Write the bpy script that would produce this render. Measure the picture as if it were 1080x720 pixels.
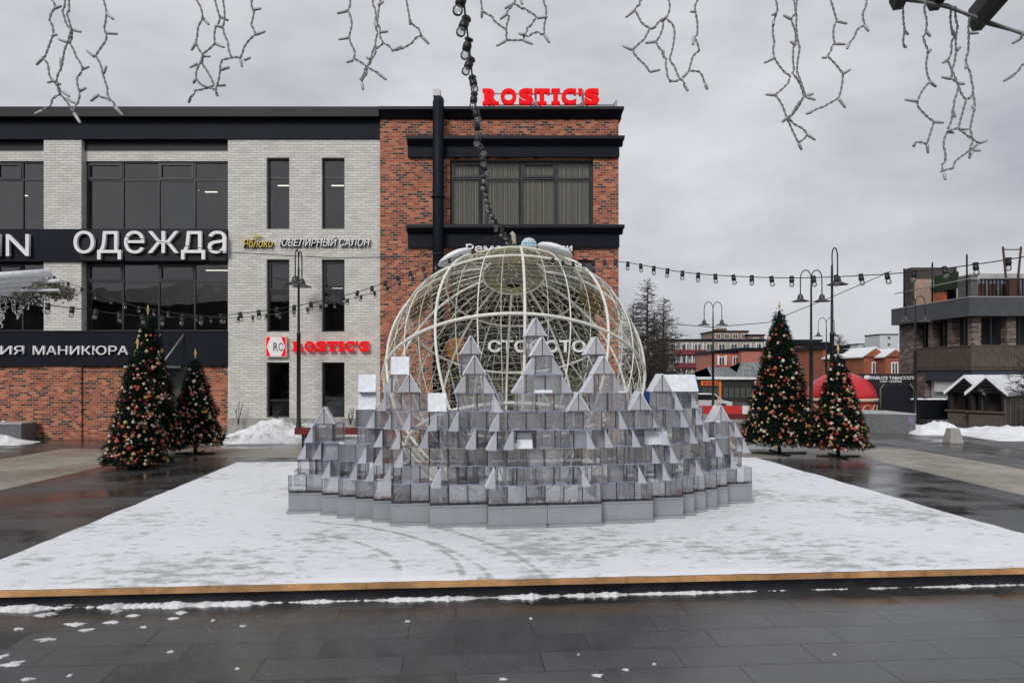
import bpy, bmesh, math, random
from mathutils import Vector, Matrix, Euler, noise
R = math.radians
rnd = random.Random(7)
for o in list(bpy.data.objects): bpy.data.objects.remove(o)
sc = bpy.context.scene
COL = sc.collection

# ------------------------------------------------------------------ camera, sky, sun, exposure
F = 765.0; CX = 540.0; HY = 392.0; CAMZ = 2.5
cam = bpy.data.cameras.new('camera'); camo = bpy.data.objects.new('camera', cam); COL.objects.link(camo)
camo.location = (0, 0, CAMZ); camo.rotation_euler = (R(90), 0, 0)
cam.sensor_width = 36; cam.lens = 36 * F / 1080; cam.shift_y = (HY - 360) / 1080
cam.clip_start = 0.05; cam.clip_end = 4000
sc.camera = camo

SUN_EL, SUN_ROT = R(33), R(203)
world = bpy.data.worlds.new('World'); sc.world = world; world.use_nodes = True
wn = world.node_tree; wn.nodes.clear()
def N(nt, t, **kw):
    n = nt.nodes.new(t)
    for k, v in kw.items(): setattr(n, k, v)
    return n
wo = N(wn, 'ShaderNodeOutputWorld'); wb = N(wn, 'ShaderNodeBackground')
sky = N(wn, 'ShaderNodeTexSky'); sky.sky_type = 'NISHITA'; sky.sun_disc = False
sky.sun_elevation = SUN_EL; sky.sun_rotation = SUN_ROT; sky.dust_density = 3.0; sky.air_density = 1.0
tc = N(wn, 'ShaderNodeTexCoord')
mp = N(wn, 'ShaderNodeMapping'); mp.inputs['Scale'].default_value = (1.0, 1.0, 2.6)
nz = N(wn, 'ShaderNodeTexNoise'); nz.inputs['Scale'].default_value = 2.3; nz.inputs['Detail'].default_value = 5; nz.inputs['Roughness'].default_value = .56
cr = N(wn, 'ShaderNodeValToRGB')
cr.color_ramp.elements[0].position = .30; cr.color_ramp.elements[0].color = (3.35, 3.5, 3.9, 1)
cr.color_ramp.elements[1].position = .68; cr.color_ramp.elements[1].color = (6.1, 6.2, 6.5, 1)
mx = N(wn, 'ShaderNodeMixRGB'); mx.inputs['Fac'].default_value = .93
hs = N(wn, 'ShaderNodeHueSaturation'); hs.inputs['Saturation'].default_value = .25
wn.links.new(tc.outputs['Generated'], mp.inputs['Vector']); wn.links.new(mp.outputs[0], nz.inputs['Vector'])
wn.links.new(nz.outputs['Fac'], cr.inputs['Fac']); wn.links.new(sky.outputs[0], hs.inputs['Color'])
wn.links.new(hs.outputs[0], mx.inputs['Color1']); wn.links.new(cr.outputs[0], mx.inputs['Color2'])
wn.links.new(mx.outputs[0], wb.inputs['Color']); wb.inputs['Strength'].default_value = .10
wn.links.new(wb.outputs[0], wo.inputs[0])

sl = bpy.data.lights.new('sun', 'SUN'); sl.energy = 1.5; sl.angle = R(20); sl.color = (1, .975, .94)
so = bpy.data.objects.new('sun', sl); COL.objects.link(so)
so.rotation_euler = (R(90) - SUN_EL, 0, R(-23))   # light comes from behind the camera, slightly left
sc.view_settings.view_transform = 'Standard'; sc.view_settings.look = 'None'
sc.view_settings.exposure = 0.30; sc.view_settings.gamma = 1; sc.view_settings.use_curve_mapping = False
cy = sc.cycles
cy.max_bounces = 8; cy.diffuse_bounces = 3; cy.glossy_bounces = 3; cy.transmission_bounces = 6
cy.transparent_max_bounces = 48; cy.caustics_reflective = False; cy.caustics_refractive = False
cy.use_denoising = True
try: cy.denoiser = 'OPENIMAGEDENOISE'
except Exception: pass

# ------------------------------------------------------------------ helpers
def P(px, py, Y): return Vector(((px - CX) * Y / F, Y, CAMZ + (HY - py) * Y / F))
def GY(py): return F * CAMZ / (py - HY)

def tag(o, label=None, cat=None, group=None, kind=None):
    if label: o['label'] = label
    if cat: o['category'] = cat
    if group: o['group'] = group
    if kind: o['kind'] = kind
    return o
def empty(name, loc=(0, 0, 0), rz=0, label=None, cat=None, group=None, parent=None):
    o = bpy.data.objects.new(name, None); COL.objects.link(o)
    o.location = loc; o.rotation_euler = (0, 0, rz); o.empty_display_size = .2
    if parent: o.parent = parent
    return tag(o, label, cat, group)

class MB:
    """collects shapes into one mesh"""
    def __init__(s): s.v = []; s.f = []; s.m = []; s.sm = []
    def face(s, idx, m=0, smooth=False): s.f.append(tuple(idx)); s.m.append(m); s.sm.append(smooth)
    def add(s, verts, faces, m=0, smooth=False):
        b = len(s.v); s.v += [tuple(v) for v in verts]
        for f in faces: s.face([i + b for i in f], m, smooth)
    def box(s, x0, y0, z0, x1, y1, z1, m=0):
        v = [(x0,y0,z0),(x1,y0,z0),(x1,y1,z0),(x0,y1,z0),(x0,y0,z1),(x1,y0,z1),(x1,y1,z1),(x0,y1,z1)]
        s.add(v, [(0,3,2,1),(4,5,6,7),(0,1,5,4),(1,2,6,5),(2,3,7,6),(3,0,4,7)], m)
        return s
    def quad(s, a, b, c, d, m=0): s.add([a,b,c,d], [(0,1,2,3)], m); return s
    def prism(s, pts, axis_vec, m=0, smooth=False):
        n = len(pts); a = Vector(axis_vec)
        v = [Vector(p) for p in pts] + [Vector(p) + a for p in pts]
        s.add(v, [tuple(range(n))[::-1], tuple(range(n, 2*n))], m)
        b = len(s.v) - 2*n
        for i in range(n): s.face((b+i, b+(i+1)%n, b+n+(i+1)%n, b+n+i), m, smooth)
        return s
    def tube(s, pts, r, seg=6, m=0, closed=False, cap=True):
        pts = [Vector(p) for p in pts]; n = len(pts)
        if n < 2: return s
        rr = r if isinstance(r, (list, tuple)) else [r]*n
        b = len(s.v); up = None
        for i, p in enumerate(pts):
            if closed: t = pts[(i+1)%n] - pts[i-1]
            else: t = pts[min(i+1, n-1)] - pts[max(i-1, 0)]
            if t.length < 1e-9: t = Vector((0,0,1))
            t.normalize()
            if up is None: up = Vector((0,0,1)) if abs(t.z) < .9 else Vector((1,0,0))
            s1 = t.cross(up)
            if s1.length < 1e-4: s1 = t.orthogonal()
            s1.normalize(); up = s1.cross(t).normalized()
            for k in range(seg):
                a = 2*math.pi*k/seg
                s.v.append(tuple(p + (s1*math.cos(a) + up*math.sin(a))*rr[i]))
        rings = n if closed else n-1
        for i in range(rings):
            j = (i+1) % n
            for k in range(seg):
                l = (k+1) % seg
                s.face((b+i*seg+k, b+i*seg+l, b+j*seg+l, b+j*seg+k), m, True)
        if cap and not closed:
            s.face([b+k for k in range(seg)][::-1], m); s.face([b+(n-1)*seg+k for k in range(seg)], m)
        return s
    def lathe(s, c, prof, seg=16, m=0, axis=None):
        c = Vector(c); b = len(s.v); n = len(prof)
        q = Vector((0,0,1)).rotation_difference(Vector(axis).normalized()) if axis is not None else None
        for (r, z) in prof:
            for k in range(seg):
                a = 2*math.pi*k/seg; p = Vector((r*math.cos(a), r*math.sin(a), z))
                if q: p = q @ p
                s.v.append(tuple(c + p))
        for i in range(n-1):
            for k in range(seg):
                l = (k+1) % seg
                s.face((b+i*seg+k, b+i*seg+l, b+(i+1)*seg+l, b+(i+1)*seg+k), m, True)
        if prof[0][0] > 1e-4: s.face([b+k for k in range(seg)][::-1], m)
        if prof[-1][0] > 1e-4: s.face([b+(n-1)*seg+k for k in range(seg)], m)
        return s
    def sphere(s, c, r, seg=12, rings=8, m=0, sc3=(1,1,1)):
        prof = [(max(1e-5, r*math.sin(math.pi*i/rings)), -r*math.cos(math.pi*i/rings)) for i in range(rings+1)]
        b = len(s.v); s.lathe((0,0,0), prof, seg, m)
        for i in range(b, len(s.v)):
            v = s.v[i]; s.v[i] = (c[0]+v[0]*sc3[0], c[1]+v[1]*sc3[1], c[2]+v[2]*sc3[2])
        return s
    def mesh(s, name, mats):
        me = bpy.data.meshes.new(name); me.from_pydata(s.v, [], s.f)
        for m in (mats if isinstance(mats, (list, tuple)) else [mats]): me.materials.append(m)
        me.polygons.foreach_set('material_index', s.m); me.polygons.foreach_set('use_smooth', s.sm)
        me.update(); return me
    def build(s, name, mats, parent=None, loc=None, bevel=0):
        o = bpy.data.objects.new(name, s.mesh(name, mats)); COL.objects.link(o)
        if parent: o.parent = parent
        if loc is not None: o.location = loc
        if bevel:
            bv = o.modifiers.new('bevel', 'BEVEL'); bv.width = bevel; bv.segments = 2; bv.limit_method = 'ANGLE'
        return o

def copy_tree(o, parent=None):
    c = o.copy(); COL.objects.link(c)
    if parent: c.parent = parent
    for ch in list(o.children): copy_tree(ch, c)
    return c

# ------------------------------------------------------------------ materials
MATS = {}
def mat(name, col, rough=.6, metal=0.0, spec=.5, emit=None, estr=0, var=0.0, vscale=3.0, bump=0.0, bscale=40.0):
    if name in MATS: return MATS[name]
    m = bpy.data.materials.new(name); m.use_nodes = True; nt = m.node_tree; b = nt.nodes['Principled BSDF']
    b.inputs['Base Color'].default_value = (*col, 1); b.inputs['Roughness'].default_value = rough
    b.inputs['Metallic'].default_value = metal; b.inputs['Specular IOR Level'].default_value = spec
    if emit: b.inputs['Emission Color'].default_value = (*emit, 1); b.inputs['Emission Strength'].default_value = estr
    if var or bump:
        t = N(nt, 'ShaderNodeTexCoord')
        if var:
            z = N(nt, 'ShaderNodeTexNoise'); z.inputs['Scale'].default_value = vscale; z.inputs['Detail'].default_value = 6; z.inputs['Roughness'].default_value = .65
            nt.links.new(t.outputs['Object'], z.inputs['Vector'])
            r = N(nt, 'ShaderNodeValToRGB')
            r.color_ramp.elements[0].position = .3; r.color_ramp.elements[1].position = .7
            r.color_ramp.elements[0].color = (*[c*(1-var) for c in col], 1)
            r.color_ramp.elements[1].color = (*[min(1, c*(1+var)) for c in col], 1)
            nt.links.new(z.outputs['Fac'], r.inputs['Fac']); nt.links.new(r.outputs[0], b.inputs['Base Color'])
        if bump:
            z2 = N(nt, 'ShaderNodeTexNoise'); z2.inputs['Scale'].default_value = bscale; z2.inputs['Detail'].default_value = 4
            nt.links.new(t.outputs['Object'], z2.inputs['Vector'])
            bp = N(nt, 'ShaderNodeBump'); bp.inputs['Strength'].default_value = bump; bp.inputs['Distance'].default_value = .02
            nt.links.new(z2.outputs['Fac'], bp.inputs['Height']); nt.links.new(bp.outputs[0], b.inputs['Normal'])
    MATS[name] = m; return m

def brick_mat(name, cols, mortar, bw, bh, msize, rough=.85, bump=.5, dirt=.15, plane='XZ'):
    m = bpy.data.materials.new(name); m.use_nodes = True; nt = m.node_tree; b = nt.nodes['Principled BSDF']
    t = N(nt, 'ShaderNodeTexCoord'); sx = N(nt, 'ShaderNodeSeparateXYZ'); ad = N(nt, 'ShaderNodeMath', operation='ADD'); cx = N(nt, 'ShaderNodeCombineXYZ')
    nt.links.new(t.outputs['Object'], sx.inputs[0]); nt.links.new(sx.outputs['X'], ad.inputs[0]); nt.links.new(sx.outputs['Y'], ad.inputs[1])
    nt.links.new(ad.outputs[0], cx.inputs['X']); nt.links.new(sx.outputs['Z'], cx.inputs['Y'])
    br = N(nt, 'ShaderNodeTexBrick'); br.inputs['Scale'].default_value = 1; br.inputs['Brick Width'].default_value = bw
    br.inputs['Row Height'].default_value = bh; br.inputs['Mortar Size'].default_value = msize; br.inputs['Mortar Smooth'].default_value = .2
    br.inputs['Color1'].default_value = (0,0,0,1); br.inputs['Color2'].default_value = (1,1,1,1); br.inputs['Mortar'].default_value = (.5,.5,.5,1)
    nt.links.new(cx.outputs[0], br.inputs['Vector'])
    r = N(nt, 'ShaderNodeValToRGB'); r.color_ramp.interpolation = 'CONSTANT'
    el = r.color_ramp.elements
    while len(el) < len(cols): el.new(.5)
    for i, (p, c) in enumerate(cols): el[i].position = p; el[i].color = (*c, 1)
    nt.links.new(br.outputs['Color'], r.inputs['Fac'])
    nzz = N(nt, 'ShaderNodeTexNoise'); nzz.inputs['Scale'].default_value = 1.3; nzz.inputs['Detail'].default_value = 8; nzz.inputs['Roughness'].default_value = .7
    nt.links.new(t.outputs['Object'], nzz.inputs['Vector'])
    mr = N(nt, 'ShaderNodeMapRange'); mr.inputs['From Min'].default_value = .3; mr.inputs['From Max'].default_value = .7
    mr.inputs['To Min'].default_value = 1-dirt; mr.inputs['To Max'].default_value = 1+dirt
    nt.links.new(nzz.outputs['Fac'], mr.inputs['Value'])
    mm = N(nt, 'ShaderNodeMixRGB'); mm.inputs['Color2'].default_value = (*mortar, 1)
    nt.links.new(br.outputs['Fac'], mm.inputs['Fac']); nt.links.new(r.outputs[0], mm.inputs['Color1'])
    mu = N(nt, 'ShaderNodeMixRGB', blend_type='MULTIPLY'); mu.inputs['Fac'].default_value = 1
    nt.links.new(mm.outputs[0], mu.inputs['Color1']); nt.links.new(mr.outputs[0], mu.inputs['Color2'])
    nt.links.new(mu.outputs[0], b.inputs['Base Color']); b.inputs['Roughness'].default_value = rough
    iv = N(nt, 'ShaderNodeMath', operation='SUBTRACT'); iv.inputs[0].default_value = 1; nt.links.new(br.outputs['Fac'], iv.inputs[1])
    a2 = N(nt, 'ShaderNodeMath', operation='MULTIPLY_ADD'); nt.links.new(br.outputs['Color'], a2.inputs[0]); a2.inputs[1].default_value = .35; nt.links.new(iv.outputs[0], a2.inputs[2])
    bp = N(nt, 'ShaderNodeBump'); bp.inputs['Strength'].default_value = bump; bp.inputs['Distance'].default_value = .015
    nt.links.new(a2.outputs[0], bp.inputs['Height']); nt.links.new(bp.outputs[0], b.inputs['Normal'])
    return m

M_red_brick = brick_mat('red_brick', [(0,(.055,.024,.020)),(.15,(.24,.052,.026)),(.34,(.40,.10,.045)),(.6,(.52,.165,.075)),(.8,(.33,.072,.034)),(.92,(.11,.036,.026))], (.33,.24,.19), .225, .088, .012, bump=.6, dirt=.2)
M_white_brick = brick_mat('white_brick', [(0,(.60,.587,.55)),(.3,(.645,.63,.59)),(.6,(.68,.665,.625)),(.85,(.57,.555,.52))], (.47,.455,.425), .31, .098, .010, bump=.9, dirt=.08)
M_dark_brick = brick_mat('mottled_brick', [(0,(.05,.038,.04)),(.25,(.12,.075,.07)),(.5,(.19,.125,.11)),(.75,(.085,.055,.055)),(.9,(.27,.2,.18))], (.2,.17,.155), .45, .13, .02)
M_trim = mat('anthracite_metal', (.007,.009,.016), .55, spec=.14, var=.2, vscale=1.2)
M_trim2 = mat('black_metal', (.005,.006,.009), .5, spec=.3)
M_frame = mat('window_frame', (.018,.021,.028), .4)
M_interior = mat('room_interior', (.10,.09,.08), .9, var=.75, vscale=.9)
M_interior2 = mat('room_interior_pale', (.16,.155,.15), .9)
M_curtain = mat('curtain', (.52,.50,.42), .9, var=.12, vscale=6)
M_blind = mat('blind', (.5,.52,.53), .8)
M_lamp = mat('lit_ceiling_lamp', (.8,.8,.75), .5, emit=(1,.9,.72), estr=1.6)
M_letter_w = mat('letter_white', (.80,.80,.82), .4)
M_letter_red = mat('letter_red', (.60,.004,.008), .5, spec=.1, emit=(1,.006,.012), estr=.3)
M_letter_yel = mat('letter_gold', (.62,.50,.08), .4)
M_black = mat('black_plastic', (.006,.006,.007), .45)
M_lamp_pole = mat('black_painted_steel', (.008,.008,.010), .4)
M_concrete = mat('concrete', (.33,.32,.30), .85, var=.2, vscale=5)
M_granite = mat('granite_planter', (.13,.135,.14), .45, var=.28, vscale=9)
M_wood = mat('raw_timber', (.46,.25,.11), .75, var=.5, vscale=2.2, bump=.4, bscale=30)
M_skirt_black = mat('black_membrane', (.018,.020,.027), .4, var=.9, vscale=3)
M_steel_white = mat('white_painted_tube', (.75,.73,.67), .45, var=.1, vscale=5)
M_steel_grey = mat('galvanised_steel', (.38,.38,.38), .45, metal=.4)
M_gold = mat('gold_panel', (.16,.10,.035), .6, metal=.2, var=.3, vscale=9)
M_cap = mat('gilt_mesh', (.40,.35,.22), .6, var=.35, vscale=22)
M_wire_yel = mat('fairy_light_wire', (.52,.50,.36), .6)
M_red = mat('red_paint', (.55,.03,.03), .5)
M_darkred = mat('dark_red_wood', (.14,.012,.012), .55)
M_white = mat('white_paint', (.78,.78,.78), .5)
M_blue = mat('blue_paint', (.02,.12,.38), .5)
M_orange = mat('orange_panel', (.75,.22,.03), .5)
M_brown = mat('brown_boards', (.085,.066,.052), .75, var=.35, vscale=5)
M_bark = mat('bark', (.055,.045,.038), .9, var=.3, vscale=12)
M_panel_grey = mat('grey_plywood', (.27,.28,.30), .5, var=.10, vscale=2.5)
M_glass_tint = None

def snow_mat(name, col=(.80,.81,.83), dirt=.0):
    m = bpy.data.materials.new(name); m.use_nodes = True; nt = m.node_tree; b = nt.nodes['Principled BSDF']
    t = N(nt, 'ShaderNodeTexCoord'); z = N(nt, 'ShaderNodeTexNoise'); z.inputs['Scale'].default_value = 2.2; z.inputs['Detail'].default_value = 9; z.inputs['Roughness'].default_value = .72
    nt.links.new(t.outputs['Object'], z.inputs['Vector'])
    r = N(nt, 'ShaderNodeValToRGB'); r.color_ramp.elements[0].position = .36-.1*(1-dirt); r.color_ramp.elements[1].position = .52
    r.color_ramp.elements[0].color = (.26,.25,.24,1) if dirt else (.6,.61,.63,1); r.color_ramp.elements[1].color = (*col,1)
    nt.links.new(z.outputs['Fac'], r.inputs['Fac']); nt.links.new(r.outputs[0], b.inputs['Base Color'])
    b.inputs['Roughness'].default_value = .85; b.inputs['Specular IOR Level'].default_value = .2
    z2 = N(nt, 'ShaderNodeTexNoise'); z2.inputs['Scale'].default_value = 9; z2.inputs['Detail'].default_value = 6
    nt.links.new(t.outputs['Object'], z2.inputs['Vector'])
    bp = N(nt, 'ShaderNodeBump'); bp.inputs['Strength'].default_value = .5; bp.inputs['Distance'].default_value = .05
    nt.links.new(z2.outputs['Fac'], bp.inputs['Height']); nt.links.new(bp.outputs[0], b.inputs['Normal'])
    return m
M_snow = snow_mat('snow'); M_snow_dirty = snow_mat('dirty_snow', dirt=.75)

def glass_mat(name, tint=(.55,.58,.6), refl=1.0):
    m = bpy.data.materials.new(name); m.use_nodes = True; nt = m.node_tree; nt.nodes.clear()
    o = N(nt, 'ShaderNodeOutputMaterial'); tr = N(nt, 'ShaderNodeBsdfTransparent'); tr.inputs[0].default_value = (*tint, 1)
    g = N(nt, 'ShaderNodeBsdfGlossy'); g.inputs['Roughness'].default_value = .02
    fr = N(nt, 'ShaderNodeFresnel'); fr.inputs['IOR'].default_value = 1.5 * refl
    mxs = N(nt, 'ShaderNodeMixShader')
    t = N(nt, 'ShaderNodeTexCoord'); z = N(nt, 'ShaderNodeTexNoise'); z.inputs['Scale'].default_value = .6
    bp = N(nt, 'ShaderNodeBump'); bp.inputs['Strength'].default_value = .03; bp.inputs['Distance'].default_value = .3
    nt.links.new(t.outputs['Object'], z.inputs['Vector']); nt.links.new(z.outputs['Fac'], bp.inputs['Height']); nt.links.new(bp.outputs[0], g.inputs['Normal'])
    nt.links.new(fr.outputs[0], mxs.inputs[0]); nt.links.new(tr.outputs[0], mxs.inputs[1]); nt.links.new(g.outputs[0], mxs.inputs[2])
    nt.links.new(mxs.outputs[0], o.inputs[0]); return m
M_glass = glass_mat('window_glass', (.70,.73,.76), 1.36)


def plexi_mat(name, opac, vary, tint=(.90,.92,.96), body=(.72,.74,.79)):
    m = bpy.data.materials.new(name); m.use_nodes = True; nt = m.node_tree; nt.nodes.clear()
    o = N(nt, 'ShaderNodeOutputMaterial'); tr = N(nt, 'ShaderNodeBsdfTransparent'); tr.inputs[0].default_value = (*tint, 1)
    df = N(nt, 'ShaderNodeBsdfDiffuse'); df.inputs[0].default_value = (*body, 1)
    tl = N(nt, 'ShaderNodeBsdfTranslucent'); tl.inputs[0].default_value = (*body, 1)
    m0 = N(nt, 'ShaderNodeMixShader'); m0.inputs[0].default_value = .5
    nt.links.new(df.outputs[0], m0.inputs[1]); nt.links.new(tl.outputs[0], m0.inputs[2])
    oi = N(nt, 'ShaderNodeObjectInfo'); t = N(nt, 'ShaderNodeTexCoord')
    ad = N(nt, 'ShaderNodeVectorMath', operation='ADD'); cb = N(nt, 'ShaderNodeMath', operation='MULTIPLY'); cb.inputs[1].default_value = 31
    nt.links.new(oi.outputs['Random'], cb.inputs[0]); nt.links.new(t.outputs['Object'], ad.inputs[0]); nt.links.new(cb.outputs[0], ad.inputs[1])
    mpp = N(nt, 'ShaderNodeMapping'); mpp.inputs['Scale'].default_value = (9, 9, 3.5)
    z = N(nt, 'ShaderNodeTexNoise'); z.inputs['Scale'].default_value = 1; z.inputs['Detail'].default_value = 6; z.inputs['Roughness'].default_value = .65
    nt.links.new(ad.outputs[0], mpp.inputs['Vector']); nt.links.new(mpp.outputs[0], z.inputs['Vector'])
    a1 = N(nt, 'ShaderNodeMath', operation='MULTIPLY_ADD'); a1.inputs[1].default_value = vary; a1.inputs[2].default_value = opac - vary*.5
    nt.links.new(oi.outputs['Random'], a1.inputs[0])
    a2 = N(nt, 'ShaderNodeMath', operation='MULTIPLY_ADD'); a2.inputs[1].default_value = .3; a2.use_clamp = True
    sb = N(nt, 'ShaderNodeMath', operation='SUBTRACT'); sb.inputs[1].default_value = .5
    nt.links.new(z.outputs['Fac'], sb.inputs[0]); nt.links.new(sb.outputs[0], a2.inputs[0]); nt.links.new(a1.outputs[0], a2.inputs[2])
    m1 = N(nt, 'ShaderNodeMixShader'); nt.links.new(a2.outputs[0], m1.inputs[0]); nt.links.new(tr.outputs[0], m1.inputs[1]); nt.links.new(m0.outputs[0], m1.inputs[2])
    g = N(nt, 'ShaderNodeBsdfGlossy'); g.inputs['Roughness'].default_value = .05
    fr = N(nt, 'ShaderNodeFresnel'); fr.inputs['IOR'].default_value = 1.52
    m2 = N(nt, 'ShaderNodeMixShader'); nt.links.new(fr.outputs[0], m2.inputs[0]); nt.links.new(m1.outputs[0], m2.inputs[1]); nt.links.new(g.outputs[0], m2.inputs[2])
    nt.links.new(m2.outputs[0], o.inputs[0]); return m
M_plexi = plexi_mat('clear_plastic_sheet', .135, .27, (.98,.987,1.0), (.92,.935,1.0))
M_glass_clear = glass_mat('clear_window_glass', (.86,.87,.86), 1.05)
M_bulb = plexi_mat('bulb_glass', .13, .05, (.93,.93,.93), (.8,.8,.8))
M_frost = plexi_mat('frosted_plastic_sheet', .80, .2, (.95,.96,.98), (.93,.935,.985))
M_milky = plexi_mat('milky_plastic_sheet', .34, .2, (.95,.96,.99), (.90,.91,.99))
M_edge = mat('glued_sheet_edge', (.030,.031,.050), .4)
M_edge2 = mat('pale_sheet_edge', (.40,.43,.60), .4)
M_slope = mat('snow_dusted_sheet', (.72,.735,.79), .7, var=.14, vscale=14, bump=.3, bscale=60)

# ------------------------------------------------------------------ ground
def ground_mat(name, dark, light, joint, rot, bw, bh, wet=(.10,.42), wscale=.22, spec=.5):
    m = bpy.data.materials.new(name); m.use_nodes = True; nt = m.node_tree; b = nt.nodes['Principled BSDF']
    t = N(nt, 'ShaderNodeTexCoord'); mpp = N(nt, 'ShaderNodeMapping'); mpp.inputs['Rotation'].default_value = (0,0,-rot)
    nt.links.new(t.outputs['Object'], mpp.inputs['Vector'])
    br = N(nt, 'ShaderNodeTexBrick'); br.inputs['Scale'].default_value = 1; br.inputs['Brick Width'].default_value = bw; br.inputs['Row Height'].default_value = bh
    br.inputs['Mortar Size'].default_value = .0065; br.inputs['Mortar Smooth'].default_value = .3
    br.inputs['Color1'].default_value = (0,0,0,1); br.inputs['Color2'].default_value = (1,1,1,1); br.inputs['Mortar'].default_value = (.4,.4,.4,1)
    br.offset = .38; br.offset_frequency = 2
    nt.links.new(mpp.outputs[0], br.inputs['Vector'])
    z = N(nt, 'ShaderNodeTexNoise'); z.inputs['Scale'].default_value = wscale; z.inputs['Detail'].default_value = 9; z.inputs['Roughness'].default_value = .6
    nt.links.new(mpp.outputs[0], z.inputs['Vector'])
    zf = N(nt, 'ShaderNodeTexNoise'); zf.inputs['Scale'].default_value = 14; zf.inputs['Detail'].default_value = 8; zf.inputs['Roughness'].default_value = .75
    nt.links.new(mpp.outputs[0], zf.inputs['Vector'])
    ms = N(nt, 'ShaderNodeMath', operation='MULTIPLY_ADD'); ms.inputs[1].default_value = .14
    nt.links.new(br.outputs['Color'], ms.inputs[0]); nt.links.new(z.outputs['Fac'], ms.inputs[2])
    ms2 = N(nt, 'ShaderNodeMath', operation='MULTIPLY_ADD'); ms2.inputs[1].default_value = .25; nt.links.new(zf.outputs['Fac'], ms2.inputs[0]); nt.links.new(ms.outputs[0], ms2.inputs[2])
    r = N(nt, 'ShaderNodeValToRGB'); r.color_ramp.elements[0].position = .45; r.color_ramp.elements[1].position = .85
    r.color_ramp.elements[0].color = (*dark,1); r.color_ramp.elements[1].color = (*light,1)
    nt.links.new(ms2.outputs[0], r.inputs['Fac'])
    mm = N(nt, 'ShaderNodeMixRGB'); mm.inputs['Color2'].default_value = (*joint,1)
    nt.links.new(br.outputs['Fac'], mm.inputs['Fac']); nt.links.new(r.outputs[0], mm.inputs['Color1']); nt.links.new(mm.outputs[0], b.inputs['Base Color'])
    rr = N(nt, 'ShaderNodeMapRange'); rr.inputs['From Min'].default_value = .5; rr.inputs['From Max'].default_value = .8; rr.inputs['To Min'].default_value = wet[0]; rr.inputs['To Max'].default_value = wet[1]
    nt.links.new(ms2.outputs[0], rr.inputs['Value']); nt.links.new(rr.outputs[0], b.inputs['Roughness'])
    b.inputs['Specular IOR Level'].default_value = spec
    hgt = N(nt, 'ShaderNodeMath', operation='MULTIPLY_ADD'); hgt.inputs[1].default_value = -1.0; nt.links.new(br.outputs['Fac'], hgt.inputs[0])
    h2 = N(nt, 'ShaderNodeMath', operation='MULTIPLY'); h2.inputs[1].default_value = .25; nt.links.new(zf.outputs['Fac'], h2.inputs[0]); nt.links.new(h2.outputs[0], hgt.inputs[2])
    bp = N(nt, 'ShaderNodeBump'); bp.inputs['Strength'].default_value = .45; bp.inputs['Distance'].default_value = .007
    nt.links.new(hgt.outputs[0], bp.inputs['Height']); nt.links.new(bp.outputs[0], b.inputs['Normal'])
    return m
TH = R(4.41)
M_pave = ground_mat('dark_granite_paving', (.020,.0195,.0185), (.074,.075,.077), (.011,.011,.011), TH, 1.2, .43, (.04,.36), .5, .8)
M_beige = ground_mat('pale_granite_paving', (.20,.183,.152), (.38,.35,.30), (.07,.065,.058), TH, .6, .3, (.22,.6), .4)
M_grey = ground_mat('grey_granite_paving', (.065,.066,.068), (.14,.14,.14), (.03,.03,.03), TH, .6, .3, (.2,.55), .4)

g = MB().quad((-1500,-60,0),(1500,-60,0),(1500,3000,0),(-1500,3000,0)).build('ground', M_pave); tag(g, kind='structure')
def rot_rect(x0, y0, x1, y1, z):
    return [(x0,y0,z),(x1,y0,z),(x1,y1,z),(x0,y1,z)]
def sheet(name, quads, m, z):
    b = MB()
    for q in quads: b.add([(x,y,z) for x,y in q], [tuple(range(len(q)))])
    o = b.build(name, m); return tag(o, kind='structure')
sheet('pale_paving', [[(-14.6,9),(-10.8,9),(-10.8,21.2),(-14.6,23.6)], [(-14.6,23.6),(-10.8,21.2),(10.2,20.9),(12.9,23.6)], [(10.5,9),(13.6,9),(12.9,23.6),(10.2,20.9)]], M_beige, .004)
sheet('grey_paving', [[(13.65,9),(14.9,9),(14.2,27),(12.95,25)], [(16.6,10),(30,10),(30,26.2),(16.1,26.2)], [(15.9,27.2),(60,27.2),(60,33),(15.5,33)]], M_grey, .004)

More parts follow.
